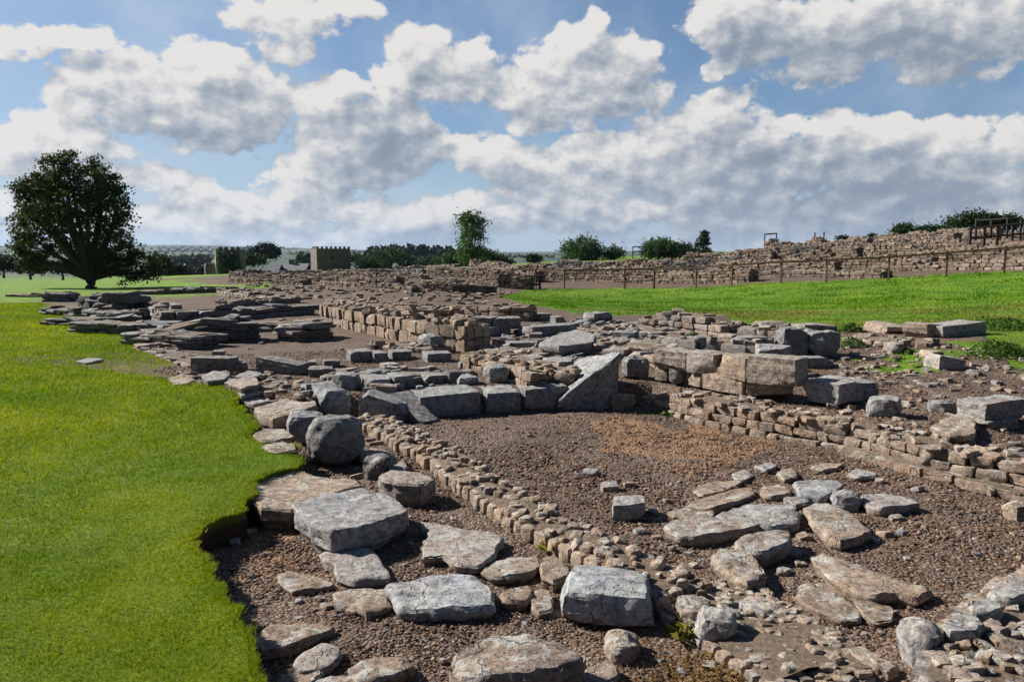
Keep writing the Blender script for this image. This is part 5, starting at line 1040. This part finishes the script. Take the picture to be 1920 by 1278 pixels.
# ------------------------------------------------------------------ trees
def tree(name, label, px, d, blobs_px, nclump, leaves, ls, trunk=None, col=(.045,.085,.018), zg=None, cat='tree', group=None, seed=1, sq=1.0, cl=.42):
    """blobs_px: (x, y, rx, ry) in photo pixels at distance d; trunk radius in m"""
    rg = np.random.default_rng(seed); b = PD(px, d); z0 = float(H(*b)) if zg is None else zg; k = d/F
    root = empty(name, (b[0], b[1], z0)); tag(root, label, cat, group); l = np.array(root.location)
    cen = []; rad = []
    for (x, y, rx, ry) in blobs_px:
        r = (rx*k*sq, (rx+ry)*.5*k*.95*sq, ry*k*sq); cen.append(((x-CX)*k, d+rg.uniform(-.45, .45)*rx*k*(len(blobs_px) > 2), HC+(YH-y)*k)); rad.append(r)
    cen = np.array(cen); rad = np.array(rad); vol = rad.prod(1)**.67; pr = vol/vol.sum()
    n = nclump; bi = rg.choice(len(cen), n, p=pr); u = rg.normal(size=(n, 3)); u /= np.linalg.norm(u, axis=1, keepdims=True); rr = rg.uniform(.35, 1, n)**.6
    cc = cen[bi]+u*rad[bi]*rr[:, None]*(1+.12*rg.normal(size=(n, 1)))
    m = leaves; cr_ = cl*rg.uniform(.5, 1.3, n)
    lp = cc[:, None]+rg.normal(size=(n, m, 3))*cr_[:, None, None]*np.array([.6, .6, .42]); lp = lp.reshape(-1, 3); N_ = len(lp)
    a = rg.normal(size=(N_, 3)); a /= np.linalg.norm(a, axis=1, keepdims=True); c_ = np.cross(a, rg.normal(size=(N_, 3))); c_ /= np.linalg.norm(c_, axis=1, keepdims=True)
    s = ls*rg.uniform(.6, 1.3, (N_, 1)); V = np.stack([lp-a*s, lp+c_*s*.6, lp+a*s, lp-c_*s*.6], 1).reshape(-1, 3)
    tc_ = np.array(col)*rg.uniform(.65, 1.5, (n, 1)); tc_ = np.repeat(tc_, m, 0)*rg.uniform(.75, 1.3, (N_, 1)); 
    mesh('crown', V-l, np.arange(4*N_).reshape(-1, 4), LEAF, root, attrs={'tone': np.repeat(tc_, 4, 0)})
    if trunk:
        bt = Buf(); top = cen[:, 2].mean(); x, y = b; fork = z0+(cen[:, 2].min()-z0)*.55+.3*trunk
        prev = np.array([x, y, z0-.2]); pts = [prev]
        for i in range(1, 5): t = i/4; pts.append(np.array([x+rg.normal()*trunk*.25, y+rg.normal()*trunk*.25, z0+(fork-z0)*t]))
        for i in range(4): bt.bar(pts[i], pts[i+1], trunk*(1.35 if i == 0 else 1.06-.07*i), 8, trunk*(1.02-.07*i))
        for ce, ra in zip(cen, rad):
            p0 = pts[-1]; mid_ = (p0+ce)/2+np.array([rg.normal()*.1, 0, .15])*np.linalg.norm(ce-p0)*.4; bt.bar(p0, mid_, trunk*.55, 6, trunk*.34); bt.bar(mid_, ce, trunk*.34, 6, trunk*.14)
            for _ in range(4 if trunk > .1 else 2): v = rg.normal(size=3); v /= np.linalg.norm(v); bt.bar(mid_*.4+ce*.6, ce+v*ra*.8, trunk*.16, 5, trunk*.04)
        bt.build('trunk', BARK, root, loc=l)
    return root
tree('broadleaf_tree', 'large dark broadleaf tree standing alone on the lawn at the left', 171, 40, [(128,335,42,40),(90,352,35,32),(185,345,38,38),(205,385,34,48),(150,385,60,45),(56,365,22,24),(60,395,22,30),(100,420,60,45),(170,430,60,50),(46,435,24,28),(70,465,50,32),(230,420,30,40),(225,465,48,42),(140,480,60,38),(262,492,38,32),(275,512,26,20),(200,495,50,26),(60,485,28,24),(82,352,36,34),(215,348,34,36),(228,385,28,40),(110,350,40,40),(75,400,30,36),(80,492,34,20),(238,515,30,20),(108,306,26,18),(140,302,20,16),(187,312,16,16)],
     1120, 30, .075, trunk=.26, col=(.050,.070,.020), seed=5, cl=.27, sq=.85)
tree('slender_tree', 'tall slender light green tree rising above the ruins in the centre', 885, 90, [(885,425,24,22),(872,412,14,14),(900,415,14,16),(885,455,26,26),(876,478,22,16),(898,480,26,16),(880,405,10,8)], 420, 14, .13, trunk=.14, col=(.07,.13,.03), seed=6, cl=.55)
tree('round_tree', 'broad round tree on the skyline right of the slender tree, larger of a pair', 1092, 110, [(1092,465,34,22),(1070,470,20,16),(1112,468,20,18),(1090,482,36,12)], 330, 14, .17, trunk=.2, col=(.05,.10,.03), seed=7, cl=.7)
tree('round_tree', 'small round tree beside the broad one on the skyline', 1150, 110, [(1150,474,20,12),(1142,480,14,8)], 110, 12, .16, trunk=.12, col=(.06,.10,.03), seed=8, cl=.6)
tree('round_tree', 'bushy green tree behind the ruins left of the small pine', 1234, 95, [(1234,463,28,17),(1222,470,18,14),(1250,472,20,14)], 260, 14, .15, trunk=.16, col=(.045,.10,.02), seed=9, cl=.6)
tree('bushy_tree', 'low bushy tree between the bushy green tree and the small pine', 1280, 95, [(1270,462,14,10),(1285,470,24,12),(1300,475,20,10)], 180, 12, .14, trunk=.1, col=(.035,.07,.02), seed=10, cl=.5)
tree('pine_tree', 'small dark pine with a narrow top behind the ruins', 1317, 90, [(1317,440,6,7),(1317,449,11,6),(1315,459,13,6),(1318,470,13,7)], 120, 12, .12, trunk=.12, col=(.02,.045,.02), seed=11, cl=.3)
tree('dense_tree', 'large dark tree on the hilltop at the upper right', 1812, 85, [(1812,414,32,16),(1790,422,20,12),(1840,420,28,14),(1872,418,30,12)], 380, 14, .15, trunk=.2, col=(.025,.05,.014), seed=12, cl=.6)
tree('hill_tree', 'green tree on the skyline left of the large dark hilltop tree', 1690, 85, [(1690,430,18,9),(1676,434,12,6)], 110, 12, .13, trunk=.1, col=(.03,.065,.015), seed=13, cl=.5)
tree('hill_tree', 'low green tree between the skyline tree and the large hilltop tree', 1728, 85, [(1728,434,16,8),(1752,432,14,8)], 110, 12, .13, trunk=.1, col=(.03,.065,.015), seed=14, cl=.5)
tree('hill_bush', 'tiny dark bush on the skyline above the right hill', 1627, 80, [(1627,443,7,4)], 30, 10, .12, trunk=.05, col=(.02,.04,.02), seed=15, cl=.3, cat='bush')
tree('hill_bush', 'low dark bush on the skyline left of the tiny bush', 1575, 80, [(1575,447,12,3)], 36, 10, .12, trunk=.05, col=(.02,.04,.02), seed=16, cl=.3, cat='bush')
tree('tree_clump', 'compact dark blue-green tree clump on the rise above the farmhouse', 498, 230, [(498,470,24,13),(482,475,14,9),(514,474,13,10)], 520, 14, .3, trunk=.12, col=(.012,.026,.022), seed=17, cl=.8, zg=.4)
tree('ivy', 'mass of ivy and shrubs over the front of the ruined tower', 432, 103.4, [(420,484,8,13),(432,482,9,13),(444,484,9,14),(420,504,8,14),(434,504,10,14),(448,502,8,14)], 170, 12, .13, trunk=.05, col=(.018,.040,.018), seed=18, cl=.25, cat='ivy', zg=-2.2)
tree('broadleaf_shrub', 'green shrub trees between ivy tower and farmhouse', 474, 118, [(465,485,20,13),(485,488,18,9)], 160, 12, .17, trunk=.1, col=(.03,.06,.02), seed=19, cl=.6, cat='shrub', zg=-2.5)
row = [(735,478,34,16,150,(.04,.075,.025),'yellowish green tree in front of the dark far wood'),(705,484,24,12,160,(.02,.045,.02),'dark tree left of the yellowish green tree'),(690,494,22,10,130,(.035,.055,.025),'brownish shrub tree right of the barn'),(775,495,26,8,150,(.03,.06,.02),'low hedge tree beside the pale barn'),
       (840,488,22,12,100,(.05,.08,.03),'olive bush left of the slender tree'),(855,480,18,12,105,(.035,.06,.02),'darker bush close left of the slender tree'),(915,480,20,12,95,(.035,.07,.02),'round bush close right of the slender tree'),(940,490,22,9,90,(.04,.075,.025),'low olive bush right of the slender tree'),(905,493,20,8,86,(.04,.07,.025),'bush at the foot of the slender tree'),(1001,484,10,5,100,(.02,.04,.02),'small dark bush on the skyline left of the long high wall'),
       (640,492,16,8,135,(.025,.05,.02),'shrub right behind the square tower'),(808,492,24,8,140,(.03,.055,.02),'hedge bush left of the olive bush'),(660,486,20,9,170,(.02,.04,.02),'dark tree above the barn roof')]
for i, (x, y, rx, ry, d, c, lab) in enumerate(row): tree('roadside_tree', lab, x, d, [(x,y,rx,ry),(x-rx*.5,y+ry*.3,rx*.6,ry*.7),(x+rx*.5,y+ry*.35,rx*.6,ry*.65)], 150, 12, .0013*d, trunk=.12, col=c, seed=30+i, cl=.0045*d, zg=HC-(y+ry+14-YH)*d/F)
lr_ = [(10,490,26,18,110,'dark tree at the left edge of the photo'),(-30,485,40,22,112,'dark tree just outside the left edge'),(300,490,18,14,90,'small dark tree close right of the large broadleaf tree'),(330,505,18,10,95,'low dark hedge tree right of the large broadleaf tree'),(120,500,50,12,115,'dark hedge seen under the left of the large tree'),(210,498,44,14,118,'dark hedge seen under the right of the large tree'),(60,497,34,14,112,'dark shrub tree behind the left of the large tree')]
for i, (x, y, rx, ry, d, lab) in enumerate(lr_): tree('hedge_tree', lab, x, d, [(x,y,rx,ry),(x-rx*.5,y+ry*.3,rx*.6,ry*.7),(x+rx*.5,y+ry*.35,rx*.6,ry*.65)], 240, 12, .0014*d, trunk=.15, col=(.02,.035,.014), seed=60+i, cl=.005*d, zg=HC-(y+ry+10-YH)*d/F)
# far woods as masses
def wood(label, pts, d, n, ls, col, seed):
    rg = np.random.default_rng(seed); i = rg.uniform(0, len(pts)-1, n); x = np.interp(i, range(len(pts)), [p[0] for p in pts]); t = np.interp(i, range(len(pts)), [p[1] for p in pts]); bt = np.interp(i, range(len(pts)), [p[2] for p in pts])
    t = t+2.2*np.sin(x*.37+seed)+1.5*np.sin(x*.91); y = t+(bt-t)*rg.uniform(0, 1, n)**1.3; dd = d*rg.uniform(.97, 1.05, n); p = np.stack([(x-CX)/F*dd, dd, HC+(YH-y)/F*dd], -1)
    p = p+rg.normal(size=(n, 3))*ls*.6; a = rg.normal(size=(n, 3)); a /= np.linalg.norm(a, axis=1, keepdims=True); c_ = np.cross(a, rg.normal(size=(n, 3))); c_ /= np.linalg.norm(c_, axis=1, keepdims=True); s = ls*rg.uniform(.6, 1.3, (n, 1))
    V = np.stack([p-a*s, p+c_*s*.7, p+a*s, p-c_*s*.7], 1).reshape(-1, 3); o = mesh('woodland', V, np.arange(4*n).reshape(-1, 4), LEAF, attrs={'tone': np.repeat(np.array(col)*rg.uniform(.5, 1.5, (n, 1)), 4, 0)}); tag(o, label, 'woodland', kind='stuff')
wood('dark conifer wood on the far slope right of the square tower', [(690,474,494),(730,468,494),(780,468,494),(830,472,494),(870,477,494)], 420, 6000, 1.6, (.010,.024,.016), 1)
wood('belt of green woodland at the foot of the far slope', [(560,482,500),(640,484,500),(700,486,500),(790,486,500),(850,486,500),(930,488,500)], 300, 7000, 1.1, (.022,.048,.018), 2)
wood('hedgerow wood in the valley right of the large tree', [(310,492,500),(350,486,494),(395,484,490)], 500, 1500, 1.6, (.015,.032,.018), 3)
wood('dark wood along the valley left of the ivy tower', [(300,500,518),(340,502,520),(385,505,520)], 240, 2200, .9, (.018,.035,.016), 4)
for i_, (pts_, d_) in enumerate([([(300,480,483),(360,478,481),(420,476,479)],900),([(60,474,478),(160,473,476)],900),([(540,474,477),(620,472,475),(700,470,474)],1300),([(300,470,472),(380,469,471),(450,470,472)],1700),([(330,486,489),(370,483,487),(410,482,486)],650),([(455,464,468),(475,463,468),(500,466,469)],2300),([(300,464,466),(420,465,467),(560,465,467)],2600),([(930,479,483),(980,478,482),(1040,479,483)],600)]): wood('dark hedgerow trees ' + ['along the valley right of the large tree','far left behind the large tree','on the slope behind the farmhouse','high on the slope right of the large tree','low in the valley left of the ivy tower','on the ridge above the ivy tower','along the foot of the farthest ridge','behind the ruins right of the slender tree'][i_], pts_, d_, 700, d_*.0009, (.012,.026,.018), 40+i_)
# weeds
def weed(label, px, py, w, h, n, seed):
    rg = np.random.default_rng(seed); c = G(px, py); d = math.hypot(c[0], c[1]); k = d/F
    p = np.stack([c[0]+rg.normal(size=n)*w*k*.42, c[1]+rg.normal(size=n)*w*k*.35, np.zeros(n)], -1); p[:, 2] = H(p[:, 0], p[:, 1])+rg.uniform(0, 1, n)**.8*h*k*np.exp(-((p[:, 0]-c[0])/(w*k*.6))**2)
    a = rg.normal(size=(n, 3)); a[:, 2] *= .5; a /= np.linalg.norm(a, axis=1, keepdims=True); c_ = np.cross(a, rg.normal(size=(n, 3))); c_ /= np.linalg.norm(c_, axis=1, keepdims=True); s = .019*rg.uniform(.6, 1.4, (n, 1))*max(1, d/12)
    V = np.stack([p-a*s, p+c_*s*.5, p+a*s, p-c_*s*.5], 1).reshape(-1, 3)-c; o = mesh('weed_clump', V, np.arange(4*n).reshape(-1, 4), LEAF, attrs={'tone': np.repeat(np.array((.05,.10,.015))*rg.uniform(.5, 1.6, (n, 1)), 4, 0)}); o.location = c; tag(o, label, 'weeds')
for i, (lab, x, y, w, h, n) in enumerate([('big dark weed clump at the right edge below the bank', 1880,668,60,24,1800),('leafy weeds between the tan bank blocks and the big pyramid rock', 1596,622,26,16,500),('low weeds left of the pale bank blocks', 1600,650,34,16,500),('weeds growing in the stepped rubble wall', 1300,636,24,14,300),('weed clump high on the bank at the right', 1880,618,70,20,1200),('small weeds on the soil below the middle bank block', 1700,662,20,10,260),('small weeds at the foot of the right room wall', 1250,776,40,8,260)]): weed(lab, x, y, w, h, n, 300+i)
# ------------------------------------------------------------------ air
m = bpy.data.materials.new('haze'); m.use_nodes = True; nt = m.node_tree; nt.nodes.clear()
pv = N(nt, 'ShaderNodeVolumePrincipled'); pv.inputs['Color'].default_value = (.55, .72, 1, 1); pv.inputs['Density'].default_value = 6e-5; pv.inputs['Anisotropy'].default_value = .2
ou = N(nt, 'ShaderNodeOutputMaterial'); nt.links.new(pv.outputs[0], ou.inputs['Volume'])
b_ = Buf(); b_.box((0, 0, 55), (19000, 19000, 290)); o = b_.build('haze', m); tag(o, 'thin blue haze over the distant hills', 'haze', kind='stuff')
